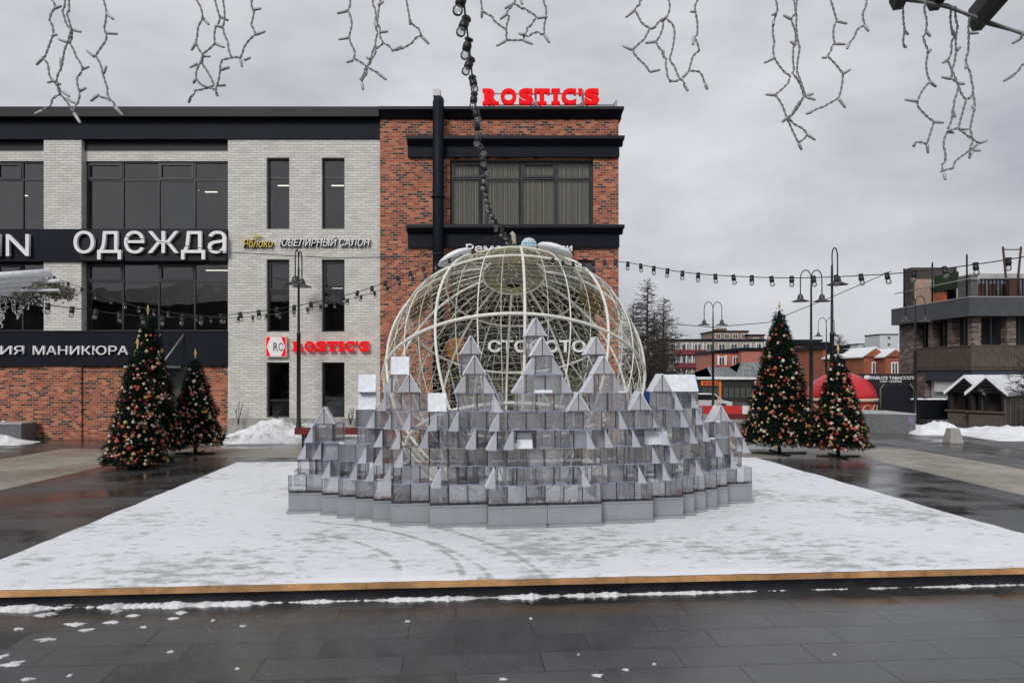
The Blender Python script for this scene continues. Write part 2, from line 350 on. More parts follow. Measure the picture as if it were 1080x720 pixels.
# ------------------------------------------------------------------ platform with snow
M_snow_deck = bpy.data.materials.new('trodden_snow'); M_snow_deck.use_nodes = True
def deck_mat(m):
    nt = m.node_tree; b = nt.nodes['Principled BSDF']
    t = N(nt, 'ShaderNodeTexCoord')
    def noise_n(scale3, det, rough, seed=0):
        mpp = N(nt, 'ShaderNodeMapping'); mpp.inputs['Scale'].default_value = scale3; mpp.inputs['Location'].default_value = (seed, seed*.7, 0); mpp.inputs['Rotation'].default_value = (0,0,seed*.1)
        z = N(nt, 'ShaderNodeTexNoise'); z.inputs['Scale'].default_value = 1; z.inputs['Detail'].default_value = det; z.inputs['Roughness'].default_value = rough
        nt.links.new(t.outputs['Object'], mpp.inputs['Vector']); nt.links.new(mpp.outputs[0], z.inputs['Vector']); return z.outputs['Fac']
    def mul_add(a, k, c):
        n = N(nt, 'ShaderNodeMath', operation='MULTIPLY_ADD'); nt.links.new(a, n.inputs[0]); n.inputs[1].default_value = k
        if isinstance(c, float): n.inputs[2].default_value = c
        else: nt.links.new(c, n.inputs[2])
        return n.outputs[0]
    n1 = noise_n((3.4,6.2,1), 8, .70); n2 = noise_n((.4,.5,1), 3, .5, 3.0)
    vo = N(nt, 'ShaderNodeTexVoronoi'); vo.inputs['Scale'].default_value = 2.6; vo.inputs['Randomness'].default_value = 1
    nd = N(nt, 'ShaderNodeMapping'); nd.inputs['Scale'].default_value = (1.0,1.9,1)
    nt.links.new(t.outputs['Object'], nd.inputs['Vector']); nt.links.new(nd.outputs[0], vo.inputs['Vector'])
    ft = N(nt, 'ShaderNodeMapRange'); ft.inputs['From Min'].default_value = .14; ft.inputs['From Max'].default_value = .24; ft.inputs['To Min'].default_value = -.13; ft.inputs['To Max'].default_value = 0
    nt.links.new(vo.outputs['Distance'], ft.inputs['Value'])
    s = mul_add(n2, .68, ft.outputs[0]); s = mul_add(n1, 1.0, s)
    # tyre arcs: thin rings around two turning centres
    def arc(cx_, cy_, r0, w, lo, hi):
        sx = N(nt, 'ShaderNodeVectorMath', operation='SUBTRACT'); sx.inputs[1].default_value = (cx_, cy_, 0); nt.links.new(t.outputs['Object'], sx.inputs[0])
        fl = N(nt, 'ShaderNodeVectorMath', operation='MULTIPLY'); fl.inputs[1].default_value = (1,1,0); nt.links.new(sx.outputs[0], fl.inputs[0])
        ln = N(nt, 'ShaderNodeVectorMath', operation='LENGTH'); nt.links.new(fl.outputs[0], ln.inputs[0])
        d = N(nt, 'ShaderNodeMath', operation='SUBTRACT'); d.inputs[1].default_value = r0; nt.links.new(ln.outputs['Value'], d.inputs[0])
        ab = N(nt, 'ShaderNodeMath', operation='ABSOLUTE'); nt.links.new(d.outputs[0], ab.inputs[0])
        mr = N(nt, 'ShaderNodeMapRange'); mr.inputs['From Min'].default_value = w*.4; mr.inputs['From Max'].default_value = w; mr.inputs['To Min'].default_value = -.13; mr.inputs['To Max'].default_value = 0
        nt.links.new(ab.outputs[0], mr.inputs['Value'])
        sep = N(nt, 'ShaderNodeSeparateXYZ'); nt.links.new(sx.outputs[0], sep.inputs[0])
        gate = N(nt, 'ShaderNodeMapRange'); gate.inputs['From Min'].default_value = lo; gate.inputs['From Max'].default_value = hi; nt.links.new(sep.outputs['X'], gate.inputs['Value'])
        mu = N(nt, 'ShaderNodeMath', operation='MULTIPLY'); nt.links.new(mr.outputs[0], mu.inputs[0]); nt.links.new(gate.outputs[0], mu.inputs[1]); return mu.outputs[0]
    for (cx_, cy_, r0) in ((2.3,.1,2.6),(2.3,.1,3.3),(1.5,-.8,4.5),(1.5,-.8,5.1)):
        s = mul_add(arc(cx_, cy_, r0, .055, .2, 1.6), 1.0, s)
    r = N(nt, 'ShaderNodeValToRGB'); el = r.color_ramp.elements
    el[0].position = .60; el[0].color = (.40,.405,.415,1); el[1].position = .9; el[1].color = (.80,.81,.835,1)
    e = el.new(.70); e.color = (.57,.577,.59,1); e = el.new(.755); e.color = (.755,.765,.79,1)
    nt.links.new(s, r.inputs['Fac']); nt.links.new(r.outputs[0], b.inputs['Base Color'])
    b.inputs['Roughness'].default_value = .75; b.inputs['Specular IOR Level'].default_value = .25
    bp = N(nt, 'ShaderNodeBump'); bp.inputs['Strength'].default_value = .6; bp.inputs['Distance'].default_value = .03
    nt.links.new(s, bp.inputs['Height']); nt.links.new(bp.outputs[0], b.inputs['Normal'])
deck_mat(M_snow_deck)
DZ = .21
PFL, PFR = P(-100, 623.2, 7.56), P(1200, 598.6, 8.48)     # timber edge line through the photo's two frame borders
ex = Vector((math.cos(TH), math.sin(TH), 0)); ey = Vector((-math.sin(TH), math.cos(TH), 0))
# front-left corner (outside the frame), found from the left edge line and the front line
def isect(p, d, q, e):
    den = d.x*e.y - d.y*e.x; t_ = ((q.x-p.x)*e.y - (q.y-p.y)*e.x)/den; return p + d*t_
pf = Vector((0, 8.07, 0)); pl = Vector((-6.60, 13.6, 0)); pr = Vector((6.90, 14.7, 0)); pb = Vector((-6.97, 18.4, 0))
c_fl = isect(pf, ex, pl, ey); c_fr = isect(pf, ex, pr, ey); c_bl = isect(pb, ex, pl, ey); c_br = isect(pb, ex, pr, ey)
plat = empty('platform', (0,0,0), 0, 'low square platform with timber front edge, its top covered with trodden snow', 'platform')
W = (c_fr - c_fl).length; Dp = (c_bl - c_fl).length
pm = Matrix.Translation(c_fl) @ Matrix.Rotation(TH, 4, 'Z')
def place(o): o.matrix_local = pm; return o
place(MB().box(0, .12, 0, W, Dp, DZ-.03).build('base_skirt', M_skirt_black, plat))
x = 0.0; lens = [2.3,2.25,2.9,3.0,2.0,1.6]; k = 0
while x < W - .01:
    l = min(lens[k % 6], W - x); zt = DZ-.022 + rnd.uniform(-.004,.004)
    place(MB().box(x+.002, rnd.uniform(0,.006), DZ-.088, x+l-.002, .045, zt).build('edge_board', M_wood, plat)); x += l; k += 1
for (a0,b0,a1,b1) in ((-.045,.0,-.002,Dp),(W+.002,0,W+.045,Dp)):
    place(MB().box(a0, b0, DZ-.088, a1, b1, DZ-.03).build('side_board', M_wood, plat))
# snow layer with a slightly ragged front lip
b = MB(); nx, ny = 150, 60
for j in range(ny+1):
    for i in range(nx+1):
        u, v = i/nx*W, .05 + (j/ny)**1.3*(Dp-.05)
        z = DZ + .014*noise.noise((u*1.3, v*1.3, 0)) + .008*noise.noise((u*4, v*4, 3))
        if j == 0: v -= .03 + .025*noise.noise((u*3,0,9)); z = DZ - .018
        b.v.append((u, v, z))
for j in range(ny):
    for i in range(nx): b.face((j*(nx+1)+i, j*(nx+1)+i+1, (j+1)*(nx+1)+i+1, (j+1)*(nx+1)+i), 0, True)
sd = b.build('snow_layer', M_snow_deck); sd.matrix_world = pm; tag(sd, 'thin trodden snow layer with grey footprints and tyre arcs on the platform', 'snow', kind='stuff')
# snow drifted against the foot of the platform
def ridge(pts, w, h, seed, name, m, label, n=800):
    b = MB(); total = [Vector(p) for p in pts]; a, c = total; d = (c-a); L = d.length; d.normalize(); s = Vector((d.y,-d.x,0))
    m_ = 7
    for i in range(n+1):
        t = i/n; p = a + d*L*t; q = t*L
        lf = 1.35 if t < .55 else .8
        amp = lf*max(.0, .58 + .85*noise.noise((q*.55, seed, 0)) + .5*noise.noise((q*2.3, seed, 5)) + .32*noise.noise((q*9, seed, 2)) + .28*noise.noise((q*26, seed, 8)))
        for k in range(m_+1):
            f = k/m_
            b.v.append(tuple(p + s*w*amp*(f*1.25-.25) + Vector((0,0,-.004 + h*amp*math.sin(math.pi*min(1,f*1.0+.0))**.8*(1+.3*noise.noise((q*14, f*4, seed)))))))
    for i in range(n):
        for k in range(m_): b.face((i*(m_+1)+k, (i+1)*(m_+1)+k, (i+1)*(m_+1)+k+1, i*(m_+1)+k+1), 0, True)
    return tag(b.build(name, m), label, 'snow', kind='stuff')
ridge((c_fl + ex*0 - ey*.0, c_fr), .12, .046, 1.7, 'snow_ridge', snow_mat('slushy_snow', (.70,.71,.73), .5), 'strip of snow drifted along the foot of the platform')
# loose snow patches on the near paving
b = MB()
for (px, py, w_, h_) in ((48,648,26,6),(122,645,16,5),(78,658,28,5),(92,664,20,5),(50,674,24,6),(118,656,16,5),(140,649,14,4),(190,646,18,5),(183,652,14,3),(152,661,10,3),(15,700,26,8),(30,716,18,5),(74,712,8,4),(3,692,10,6),(256,660,10,3),(225,654,7,2),(20,663,14,3),(72,638,12,3),(430,655,9,2),(180,687,7,2),(250,705,7,3),(630,712,16,4),(660,706,10,3),(530,716,12,4),(560,652,5,2),(880,690,5,2),(610,690,4,2),(690,700,6,2)):
    Y = GY(py); c = P(px, py, Y); rw = w_*Y/F*.5; rh = max(.03, h_*.5*Y*Y/(F*CAMZ)); n = 40; s0 = rnd.random()*50
    v = [(c.x, c.y, .012)]
    for ring in (.55, 1.0):
        for k in range(n):
            a = 2*math.pi*k/n; q = ring*max(.12, .66 + .55*noise.noise((math.cos(a)*1.6+s0, math.sin(a)*1.6, s0)) + .5*noise.noise((math.cos(a)*5+s0, math.sin(a)*5, s0)) + .3*noise.noise((math.cos(a)*12+s0, math.sin(a)*12, s0)))
            v.append((c.x + rw*q*math.cos(a), c.y + rh*q*math.sin(a), .010 if ring < .9 else .001))
    f = [(0, 1+k, 1+(k+1)%n) for k in range(n)] + [(1+k, 1+n+k, 1+n+(k+1)%n, 1+(k+1)%n) for k in range(n)]
    b.add(v, f, 0, True)
tag(b.build('snow_crumbs', snow_mat('slush', (.66,.67,.69), .45)), 'melting patches of snow lying on the near dark paving', 'snow', kind='stuff')

# ------------------------------------------------------------------ shopping building
BY = 26.9; BS = F/BY
def fx(px): return (px-CX)/BS
def fz(py): return CAMZ + (HY-py)/BS
bld = empty('shopping_building', (fx(240), BY, 0), 0, 'long shopping building of white and red brick with black cornices, ROSTIC\'S letters above its roof', 'building')
def bpart(b, name, m, parent=None):
    o = b.build(name, m); p = parent or bld; o.parent = p
    o.matrix_world = Matrix.Identity(4)
    if p is bld: o.matrix_parent_inverse = Matrix.Translation(bld.location).inverted()
    return o
def fbox(b, px0, py0, px1, py1, yf, yb, m=0): b.box(fx(px0), BY+yf, fz(py1), fx(px1), BY+yb, fz(py0), m); return b
def wall_holes(b, x0, z0, x1, z1, holes, y, dep, m=0):
    xs = sorted({x0, x1, *[h[0] for h in holes], *[h[2] for h in holes]}); zs = sorted({z0, z1, *[h[1] for h in holes], *[h[3] for h in holes]})
    xs = [q for q in xs if x0 <= q <= x1]; zs = [q for q in zs if z0 <= q <= z1]
    def hole(xm, zm): return any(h[0] < xm < h[2] and h[1] < zm < h[3] for h in holes)
    for i in range(len(xs)-1):
        for j in range(len(zs)-1):
            if not hole((xs[i]+xs[i+1])/2, (zs[j]+zs[j+1])/2): b.quad((xs[i],y,zs[j]),(xs[i+1],y,zs[j]),(xs[i+1],y,zs[j+1]),(xs[i],y,zs[j+1]), m)
    for (a,c,d,e) in holes:
        b.quad((a,y,c),(a,y+dep,c),(a,y+dep,e),(a,y,e), m); b.quad((d,y,c),(d,y,e),(d,y+dep,e),(d,y+dep,c), m)
        b.quad((a,y,e),(a,y+dep,e),(d,y+dep,e),(d,y,e), m); b.quad((a,y,c),(d,y,c),(d,y+dep,c),(a,y+dep,c), m)
    return b
def hole_px(r): return (fx(r[0]), fz(r[3]), fx(r[2]), fz(r[1]))
LW = -190    # left end of the building, outside the frame
# piers and windows of the left wing
narrow = [(282,167,306,242),(340,167,364,242),(282,274,306,350),(340,274,364,350),(282,382,306,440),(340,382,364,440)]
b = MB(); wall_holes(b, fx(241.5), 0, fx(402), fz(148), [hole_px(r) for r in narrow], BY-.10, .22)
b.quad((fx(241.5),BY-.10,0),(fx(241.5),BY-.10,fz(148)),(fx(241.5),BY+.5,fz(148)),(fx(241.5),BY+.5,0))
for (a0, a1) in ((48,87.5),(-104,-64.5)):
    fbox(b, a0, 148, a1, 242.5, -.10, .35); fbox(b, a0, 276.5, a1, 350, -.10, .35)
for (a0, a1) in ((LW,-104),(-64.5,48),(87.5,241.5)): fbox(b, a0, 158, a1, 169, .12, .5)
bpart(b, 'white_brick_wall', M_white_brick)
# rows of soldier bricks over narrow windows and a stone plinth
b = MB(); fbox(b, 241.5, 440.5, 402, 463.5, -.16, -.102); bpart(b, 'plinth', M_concrete)
b = MB()
wall_holes(b, fx(LW), 0, fx(241.3), fz(386), [], BY-.02, .1)
fbox(b, 48, 386, 87.5, 463, -.10, -.021)
bpart(b, 'red_brick_wall', M_red_brick)
# brick wing
RY = -.22
big = [(475,170,625,240.5),(475,275,627,345),(475,386,627,463)]
b = MB(); wall_holes(b, fx(402), 0, fx(651.5), fz(128), [hole_px(r) for r in big], BY+RY, .25)
b.quad((fx(651.5),BY+RY,0),(fx(651.5),BY+14,0),(fx(651.5),BY+14,fz(128)),(fx(651.5),BY+RY,fz(128)))
b.quad((fx(402),BY+RY,0),(fx(402),BY+RY,fz(128)),(fx(402),BY,fz(128)),(fx(402),BY,0))
bpart(b, 'brick_wing', M_red_brick)
b = MB(); b.box(fx(LW), BY+.6, 0, fx(651.4), BY+14, fz(130)); 
# hollow out by leaving only shell: roof slab, back and partition
b = MB()
b.quad((fx(LW),BY+.3,fz(119)),(fx(655),BY+.3,fz(119)),(fx(655),BY+14,fz(119)),(fx(LW),BY+14,fz(119)))
b.quad((fx(LW),BY+14,0),(fx(655),BY+14,0),(fx(655),BY+14,fz(119)),(fx(LW),BY+14,fz(119)))
bpart(b, 'roof', M_trim)
# cornices
b = MB()
fbox(b, LW, 127.3, 401.8, 148, -.16, .5)
for (a0,a1) in ((LW,-104.2),(-64.3,47.8),(87.7,241.3)): fbox(b, a0, 148.01, a1, 158, .10, .5, 1)  # black strips stand in for the shade in the recess under the cornice
fbox(b, LW, 117.2, 401.8, 127.3, -.46, .5, 1); fbox(b, LW, 121.5, 401.8, 127.2, -.33, -.161, 1)
fbox(b, 401.8, 118.6, 655.5, 121.6, -.62, .6, 1)
xe0, xe1 = fx(402.2), fx(654.0)
b.prism([(xe0,BY-.55,fz(121.62)),(xe0,BY-.26,fz(128.4)),(xe0,BY+.3,fz(128.4)),(xe0,BY+.3,fz(121.62))], (xe1-xe0,0,0), 0)
for (t0, t1, t2) in ((149,153.5,168.5),(240.5,245,262.5)):
    fbox(b, 431, t0, 656, t0+3.2, -.66, -.225, 1)
    x0_, x1_ = fx(431.3), fx(655)
    b.prism([(x0_,BY-.60,fz(t0+3.22)),(x0_,BY-.38,fz(t0+8.5)),(x0_,BY-.24,fz(t0+8.5)),(x0_,BY-.24,fz(t0+3.22))], (x1_-x0_,0,0), 0)
    fbox(b, 431.5, t0+8.52, 651.8, t2, -.36, -.223, 0)
bpart(b, 'cornice', [M_trim, M_trim2])
# sign bands
b = MB(); fbox(b, LW, 242.6, 241.2, 276.4, -.20, .4, 0); o = bpart(b, 'sign_band', M_trim)
b = MB(); fbox(b, 87.7, 243.6, 241.1, 275.4, -.215, -.201); bpart(b, 'sign_backing', M_trim2, o)
b = MB(); fbox(b, LW, 350.1, 241.2, 385.9, -.16, .4, 0); o = bpart(b, 'sign_band', M_trim)
b = MB(); fbox(b, LW, 349, 241.2, 350.09, -.2, .4); bpart(b, 'drip_edge', M_trim2, o)
b = MB(); fbox(b, 471, 345.2, 629, 385.8, -.36, -.222); bpart(b, 'sign_band', M_trim2)
# windows
def window(px0, py0, px1, py1, yf, cols, transom=None, sashes=(), fw=1.6, room=2.2, lights=0, curt=None, blind=None, tone=None, glass=None, screen=None):
    f = MB(); y0, y1 = yf, yf+.09
    fbox(f, px0, py0, px0+fw, py1, y0, y1); fbox(f, px1-fw, py0, px1, py1, y0, y1)
    fbox(f, px0+fw, py0, px1-fw, py0+fw, y0, y1); fbox(f, px0+fw, py1-fw, px1-fw, py1, y0, y1)
    xs = [px0 + (px1-px0)*c for c in cols]
    for q in xs: fbox(f, q-fw*.5, py0+fw, q+fw*.5, py1-fw, y0+.004, y1-.004)
    ed = [px0] + xs + [px1]
    if transom:
        for i in range(len(ed)-1): fbox(f, ed[i]+fw*.55, transom-fw*.5, ed[i+1]-fw*.55, transom+fw*.5, y0+.008, y1-.008)
        for i in sashes:
            a0, a1 = ed[i]+fw*.6, ed[i+1]-fw*.6; t0, t1 = py0+fw, transom-fw*.5; s_ = 2.1
            fbox(f, a0, t0, a0+s_, t1, y0-.02, y1-.02); fbox(f, a1-s_, t0, a1, t1, y0-.02, y1-.02); fbox(f, a0+s_, t0, a1-s_, t0+s_, y0-.02, y1-.02); fbox(f, a0+s_, t1-s_, a1-s_, t1, y0-.02, y1-.02)
    w = bpart(f, 'window', M_frame)
    p = MB(); yy = BY+yf+.05
    p.quad((fx(px0+.5),yy,fz(py1-.5)),(fx(px1-.5),yy,fz(py1-.5)),(fx(px1-.5),yy,fz(py0+.5)),(fx(px0+.5),yy,fz(py0+.5)))
    bpart(p, 'pane', glass or M_glass, w)
    r = MB(); x0_,x1_,z0_,z1_ = fx(px0)-.05,fx(px1)+.05,fz(py1)-.05,fz(py0)+.05; ya, yb = BY+yf+.13, BY+yf+room
    r.quad((x0_,yb,z0_),(x1_,yb,z0_),(x1_,yb,z1_),(x0_,yb,z1_)); r.quad((x0_,ya,z0_),(x0_,yb,z0_),(x0_,yb,z1_),(x0_,ya,z1_)); r.quad((x1_,ya,z0_),(x1_,ya,z1_),(x1_,yb,z1_),(x1_,yb,z0_))
    r.quad((x0_,ya,z1_),(x0_,yb,z1_),(x1_,yb,z1_),(x1_,ya,z1_)); r.quad((x0_,ya,z0_),(x1_,ya,z0_),(x1_,yb,z0_),(x0_,yb,z0_))
    bpart(r, 'room', tone or M_interior, w)
    if lights:
        l = MB()
        for (lx0, lx1, ly) in lights:
            l.box(fx(lx0), BY+yf+.55, fz(ly)-.012, fx(lx1), BY+yf+.62, fz(ly)+.012)
        bpart(l, 'ceiling_lamp', M_lamp, w)
    if curt:
        for (c0, c1, depth) in curt:
            c = MB(); n = int((c1-c0)*2)
            pts = [(fx(c0+(c1-c0)*i/n), BY+yf+depth+.05*math.sin(i*1.3)+.02*math.sin(i*3.1)) for i in range(n+1)]
            for i in range(n): c.quad((pts[i][0],pts[i][1],z0_+.06),(pts[i+1][0],pts[i+1][1],z0_+.06),(pts[i+1][0],pts[i+1][1],z1_-.06),(pts[i][0],pts[i][1],z1_-.06))
            bpart(c, 'curtain', M_curtain, w)
    if screen:
        c = MB(); fbox(c, screen[0], screen[2], screen[1], screen[3], yf+.3, yf+.33); bpart(c, 'inner_screen', mat('pale_screen', (.16,.18,.185), .6, var=.15, vscale=2), w)
    if blind:
        c = MB(); fbox(c, px0+2.5, blind[0], px1-2.5, blind[1], yf+.2, yf+.23); bpart(c, 'roller_blind', M_blind, w)
    return w
for (a0, a1, ls) in ((-64,48,None),(88.5,241,None)):
    window(a0, 169, a1, 242, .2, (.25,.5,.75), 188.5, (0,2), lights=[(168,200,195),(207,220,197)] if a0 > 0 else [(10,14,201)], screen=(167.5,203,190,240.5) if a0 > 0 else None)
    window(a0, 277, a1, 349, .2, (.25,.5,.75), 296.5, (0,2), lights=[(208,236,282)] if a0 > 0 else [])
for i, (a0,b0,a1,b1) in enumerate(narrow):
    tr = {0: b0+20, 1: b0+20, 2: b0+33, 3: b0+33, 4: b0+40, 5: b0+38}[i]
    window(a0, b0, a1, b1, .08, (), tr, (0,) if 2 <= i <= 3 else (), fw=1.8, room=1.6,
           lights=[(a0+5,a1-2,b0+24)] if i < 2 else ([(346,358,302)] if i == 3 else []), blind=(b1-17, b1-2) if i >= 4 else ((tr+3, tr+9) if i >= 2 else None))
window(476, 170.5, 624.5, 240, -.02, (.25,.5,.745), 188.5, (0,2), fw=1.8, lights=[(478,481,196)], curt=[(478,505,.14),(509,547,.17),(550,585,.15),(588,622,.16)], tone=M_interior2, glass=M_glass_clear)
window(476, 275.5, 626.5, 344.5, -.02, (.25,.5,.75), 293, (0,2), fw=1.8)
window(476, 386.5, 626.5, 460, -.02, (.2,.4,.6,.8), 402, (), fw=1.8, curt=[(480,620,.35)], tone=M_interior2, glass=M_glass_clear)
# drain pipe
b = MB(); x_ = fx(464); b.tube([(x_,BY-.62,.1),(x_,BY-.62,fz(116)),(x_,BY-.50,fz(112)),(x_-.05,BY-.15,fz(110))], .205, 12)
for q in (212, 330): b.lathe((x_,BY-.62,fz(q)), [(.205,-.05),(.235,-.05),(.235,.05),(.205,.05)], 12)
bpart(b, 'drain_pipe', M_trim)
b = MB(); fbox(b, 457.5, 97, 465, 104, -.3, .1); bpart(b, 'vent_box', M_steel_grey)
# entrance behind the left trees: door and glass awning on rods
b = MB(); fbox(b, 168, 386.5, 199, 463, -.10, -.022); d_ = bpart(b, 'entrance_door', M_frame)
b = MB(); fbox(b, 171, 392, 182.5, 460, -.105, -.101); fbox(b, 184.5, 392, 196, 460, -.105, -.101); bpart(b, 'door_glass', mat('door_glass_pane', (.10,.11,.10), .08), d_)
b = MB(); fbox(b, 150, 386, 193, 388, -1.3, -.17); aw = bpart(b, 'awning', mat('awning_glass', (.45,.48,.5), .2))
b = MB()
for q in (172, 196): b.tube([(fx(q),BY-.17,fz(353)), (fx(q-10),BY-1.2,fz(386))], .025, 6)
bpart(b, 'awning_rod', M_steel_grey, aw)

# ------------------------------------------------------------------ lettering
def text_mesh(body, offset=0.0, extr=.05, shear=0.0):
    cu = bpy.data.curves.new('letters', 'FONT'); cu.body = body; cu.size = 1; cu.extrude = extr; cu.offset = offset; cu.shear = shear; cu.resolution_u = 4
    o = bpy.data.objects.new('tmp', cu); COL.objects.link(o)
    dg = bpy.context.evaluated_depsgraph_get(); dg.update()
    me = bpy.data.meshes.new_from_object(o.evaluated_get(dg)); bpy.data.objects.remove(o); return me
def letters(body, px0, py0, px1, py1, y, th, m, parent=None, name='letters', offset=0.0, shear=0.0, scale_xy=None, ref=None):
    """text filling the rectangle (px0,py0)-(px1,py1) of the facade plane at depth y, th metres thick"""
    me = text_mesh(body, offset, .05, shear); xs = [v.co.x for v in me.vertices]; ys = [v.co.y for v in me.vertices]
    x0,x1,y0,y1 = min(xs),max(xs),min(ys),max(ys); s = F/y
    X0,X1 = (px0-CX)/s,(px1-CX)/s; Z1,Z0 = CAMZ+(HY-py0)/s, CAMZ+(HY-py1)/s
    for v in me.vertices:
        a, c, d = v.co; v.co = (X0+(a-x0)/(x1-x0)*(X1-X0), y - (th if d > 0 else 0), Z0+(c-y0)/(y1-y0)*(Z1-Z0))
    me.materials.clear(); me.materials.append(m); me.update()
    # keep the faces pointing outwards
    o = bpy.data.objects.new(name, me); COL.objects.link(o)
    if parent: o.parent = parent; o.matrix_parent_inverse = Matrix.Translation(parent.location).inverted()
    return o
def sign(name, loc, label): return empty(name, loc, 0, label, 'sign')
SY = BY-.22
s = sign('shop_sign', (fx(160),SY,fz(260)), 'white lower case letters ОДЕЖДА on the black band between the upper windows')
letters('одежда', 79.5, 244, 239.5, 274, SY-.03, .12, M_letter_w, s, offset=-.004)
s = sign('shop_sign', (fx(10),SY,fz(260)), 'white letters IN cut off by the left frame edge on the upper black band')
letters('I', -4, 247.5, 2.2, 270.5, SY-.03, .12, M_letter_w, s); letters('N', 8.5, 247.5, 32.5, 270.5, SY-.03, .12, M_letter_w, s)
s = sign('shop_sign', (fx(80),BY-.17,fz(369)), 'slim white capitals МАНИКЮРА on the lower black band above the brick')
letters('СТУДИЯ', -55, 364.5, 26.3, 375.5, BY-.17, .08, M_letter_w, s); letters('МАНИКЮРА', 36, 364.5, 136, 374, BY-.17, .08, M_letter_w, s)
s = sign('jewellery_sign', (fx(320),BY-.1,fz(256)), 'slanted sign ЯБЛОКО in gold and ЮВЕЛИРНЫЙ САЛОН in white on pale brick')
letters('Яблоко', 257.1, 253.1, 288.8, 261.8, BY-.14, .03, M_trim2, s, name='letter_shadow', offset=.03, shear=.2); letters('ЮВЕЛИРНЫЙ САЛОН', 295.5, 250.6, 391.2, 260.6, BY-.14, .03, M_trim2, s, name='letter_shadow', offset=.03, shear=.25)  # dark copies set down and right imitate the letters' shadow and side returns
letters('Яблоко', 256.5, 252.5, 288, 261, BY-.18, .06, M_letter_yel, s, offset=0, shear=.2)
letters('ЮВЕЛИРНЫЙ САЛОН', 295, 249.8, 390.5, 259.8, BY-.18, .06, M_letter_w, s, offset=.0, shear=.25)
b = MB()
for (q, w_) in ((273.5,1.6),(276,1.2),(271.5,1.0)): b.tube([(fx(q-w_*1.6),BY-.2,fz(252.6)),(fx(q-w_*.6),BY-.2,fz(250)),(fx(q+w_),BY-.2,fz(249.6)),(fx(q+w_*1.8),BY-.2,fz(251.6))], .018, 5)
o = b.build('leaf_emblem', M_letter_yel, s); o.matrix_parent_inverse = Matrix.Translation(s.location).inverted()
s = sign('repair_sign', (fx(548),BY-.36,fz(262)), 'white lettering РЕМОНТ ОБУВИ with a pale globe on the ledge above the wire bauble')
letters('Ремонт', 491.5, 257.5, 547, 266, BY-.39, .05, M_letter_w, s, offset=.02); letters('обуви', 568, 257.5, 603.5, 267, BY-.39, .05, M_letter_w, s, offset=.02)
b = MB(); b.lathe((fx(557.5),BY-.39,fz(261)), [(.29,0),(.29,.05),(1e-4,.07)], 20, 0, (0,-1,0))
o = b.build('globe_emblem', mat('globe_pale', (.62,.72,.76), .4), s); o.matrix_parent_inverse = Matrix.Translation(s.location).inverted()
b = MB()
for q in (554.5,557.5,560.5): b.box(fx(q)-.018,BY-.475,fz(265.5),fx(q)+.018,BY-.455,fz(256.5))
for q in (258.5,261.5,264.5): b.box(fx(551.5),BY-.478,fz(q)-.018,fx(563.5),BY-.458,fz(q)+.018)
o = b.build('globe_grid', mat('globe_blue', (.30,.48,.60), .4), s); o.matrix_parent_inverse = Matrix.Translation(s.location).inverted()
s = sign('photo_shop_sign', (fx(548),BY-.37,fz(365)), 'thick white letters СТОФОТО with an orange disc behind the wire bauble')
letters('СТОФОТО', 514.5, 358, 617.5, 372, BY-.38, .1, M_letter_w, s, offset=.03)
b = MB(); b.lathe((fx(482),BY-.37,fz(368.5)), [(.43,0),(.43,.06),(.38,.08),(1e-4,.08)], 28, 0, (0,-1,0))
o = b.build('disc_emblem', mat('amber_disc', (.26,.105,.022), .6, spec=.2), s); o.matrix_parent_inverse = Matrix.Translation(s.location).inverted()
b = MB(); b.box(fx(478),BY-.475,fz(370.5),fx(486),BY-.451,fz(367.5)); b.box(fx(480.5),BY-.475,fz(373),fx(483.5),BY-.451,fz(370.6))
o = b.build('disc_mark', mat('amber_dark', (.10,.05,.02), .5), s); o.matrix_parent_inverse = Matrix.Translation(s.location).inverted()

def slab_letters(spec, py0, py1, y, th, m, parent):
    """heavy slab-serif capitals: each letter from the font, fattened, with slab feet"""
    for ch, a0, a1 in spec:
        w = a1-a0; H = py1-py0; sh = H*.17
        if ch == 'R': lo = letters(ch, a0+w*.10, py0, a1, py1, y, th, m, parent, 'letter', offset=.045)
        elif ch == 'T':  lo = letters(ch, a0, py0, a1, py1, y, th, m, parent, 'letter', offset=.05)
        elif ch == 'I':  lo = letters(ch, a0+w*.2, py0, a1-w*.2, py1, y, th, m, parent, 'letter', offset=.05)
        elif ch == "'":  lo = letters(ch, a0, py0, a1, py0+H*.42, y, th, m, parent, 'letter', offset=.03); continue
        else: lo = letters(ch, a0, py0-H*.02, a1, py1+H*.02, y, th, m, parent, 'letter', offset=.05)
        s_ = F/y; b = MB(); e = .004
        def bx(q0, r0, q1, r1): b.box((q0-CX)/s_, y-th-e, CAMZ+(HY-r1)/s_, (q1-CX)/s_, y+e, CAMZ+(HY-r0)/s_)
        if ch == 'R': bx(a0, py1-sh, a0+w*.52, py1); bx(a0, py0, a0+w*.3, py0+sh); bx(a1-w*.3, py1-sh, a1+w*.05, py1)
        elif ch == 'T': bx(a0+w*.2, py1-sh, a1-w*.2, py1); bx(a0, py0, a0+w*.16, py0+H*.36); bx(a1-w*.16, py0, a1, py0+H*.36)
        elif ch == 'I': bx(a0-w*.05, py0, a1+w*.05, py0+sh); bx(a0-w*.05, py1-sh, a1+w*.05, py1)
        elif ch == 'S': bx(a1-w*.20, py0, a1-w*.06, py0+H*.36); bx(a0+w*.06, py1-H*.36, a0+w*.20, py1)
        elif ch == 'C': bx(a1-w*.17, py0, a1-w*.02, py0+H*.38)
        if b.v:
            bm = bmesh.new(); bm.from_mesh(lo.data); n0 = b.mesh('serif', m); bm.from_mesh(n0); bm.to_mesh(lo.data); bm.free(); bpy.data.meshes.remove(n0)
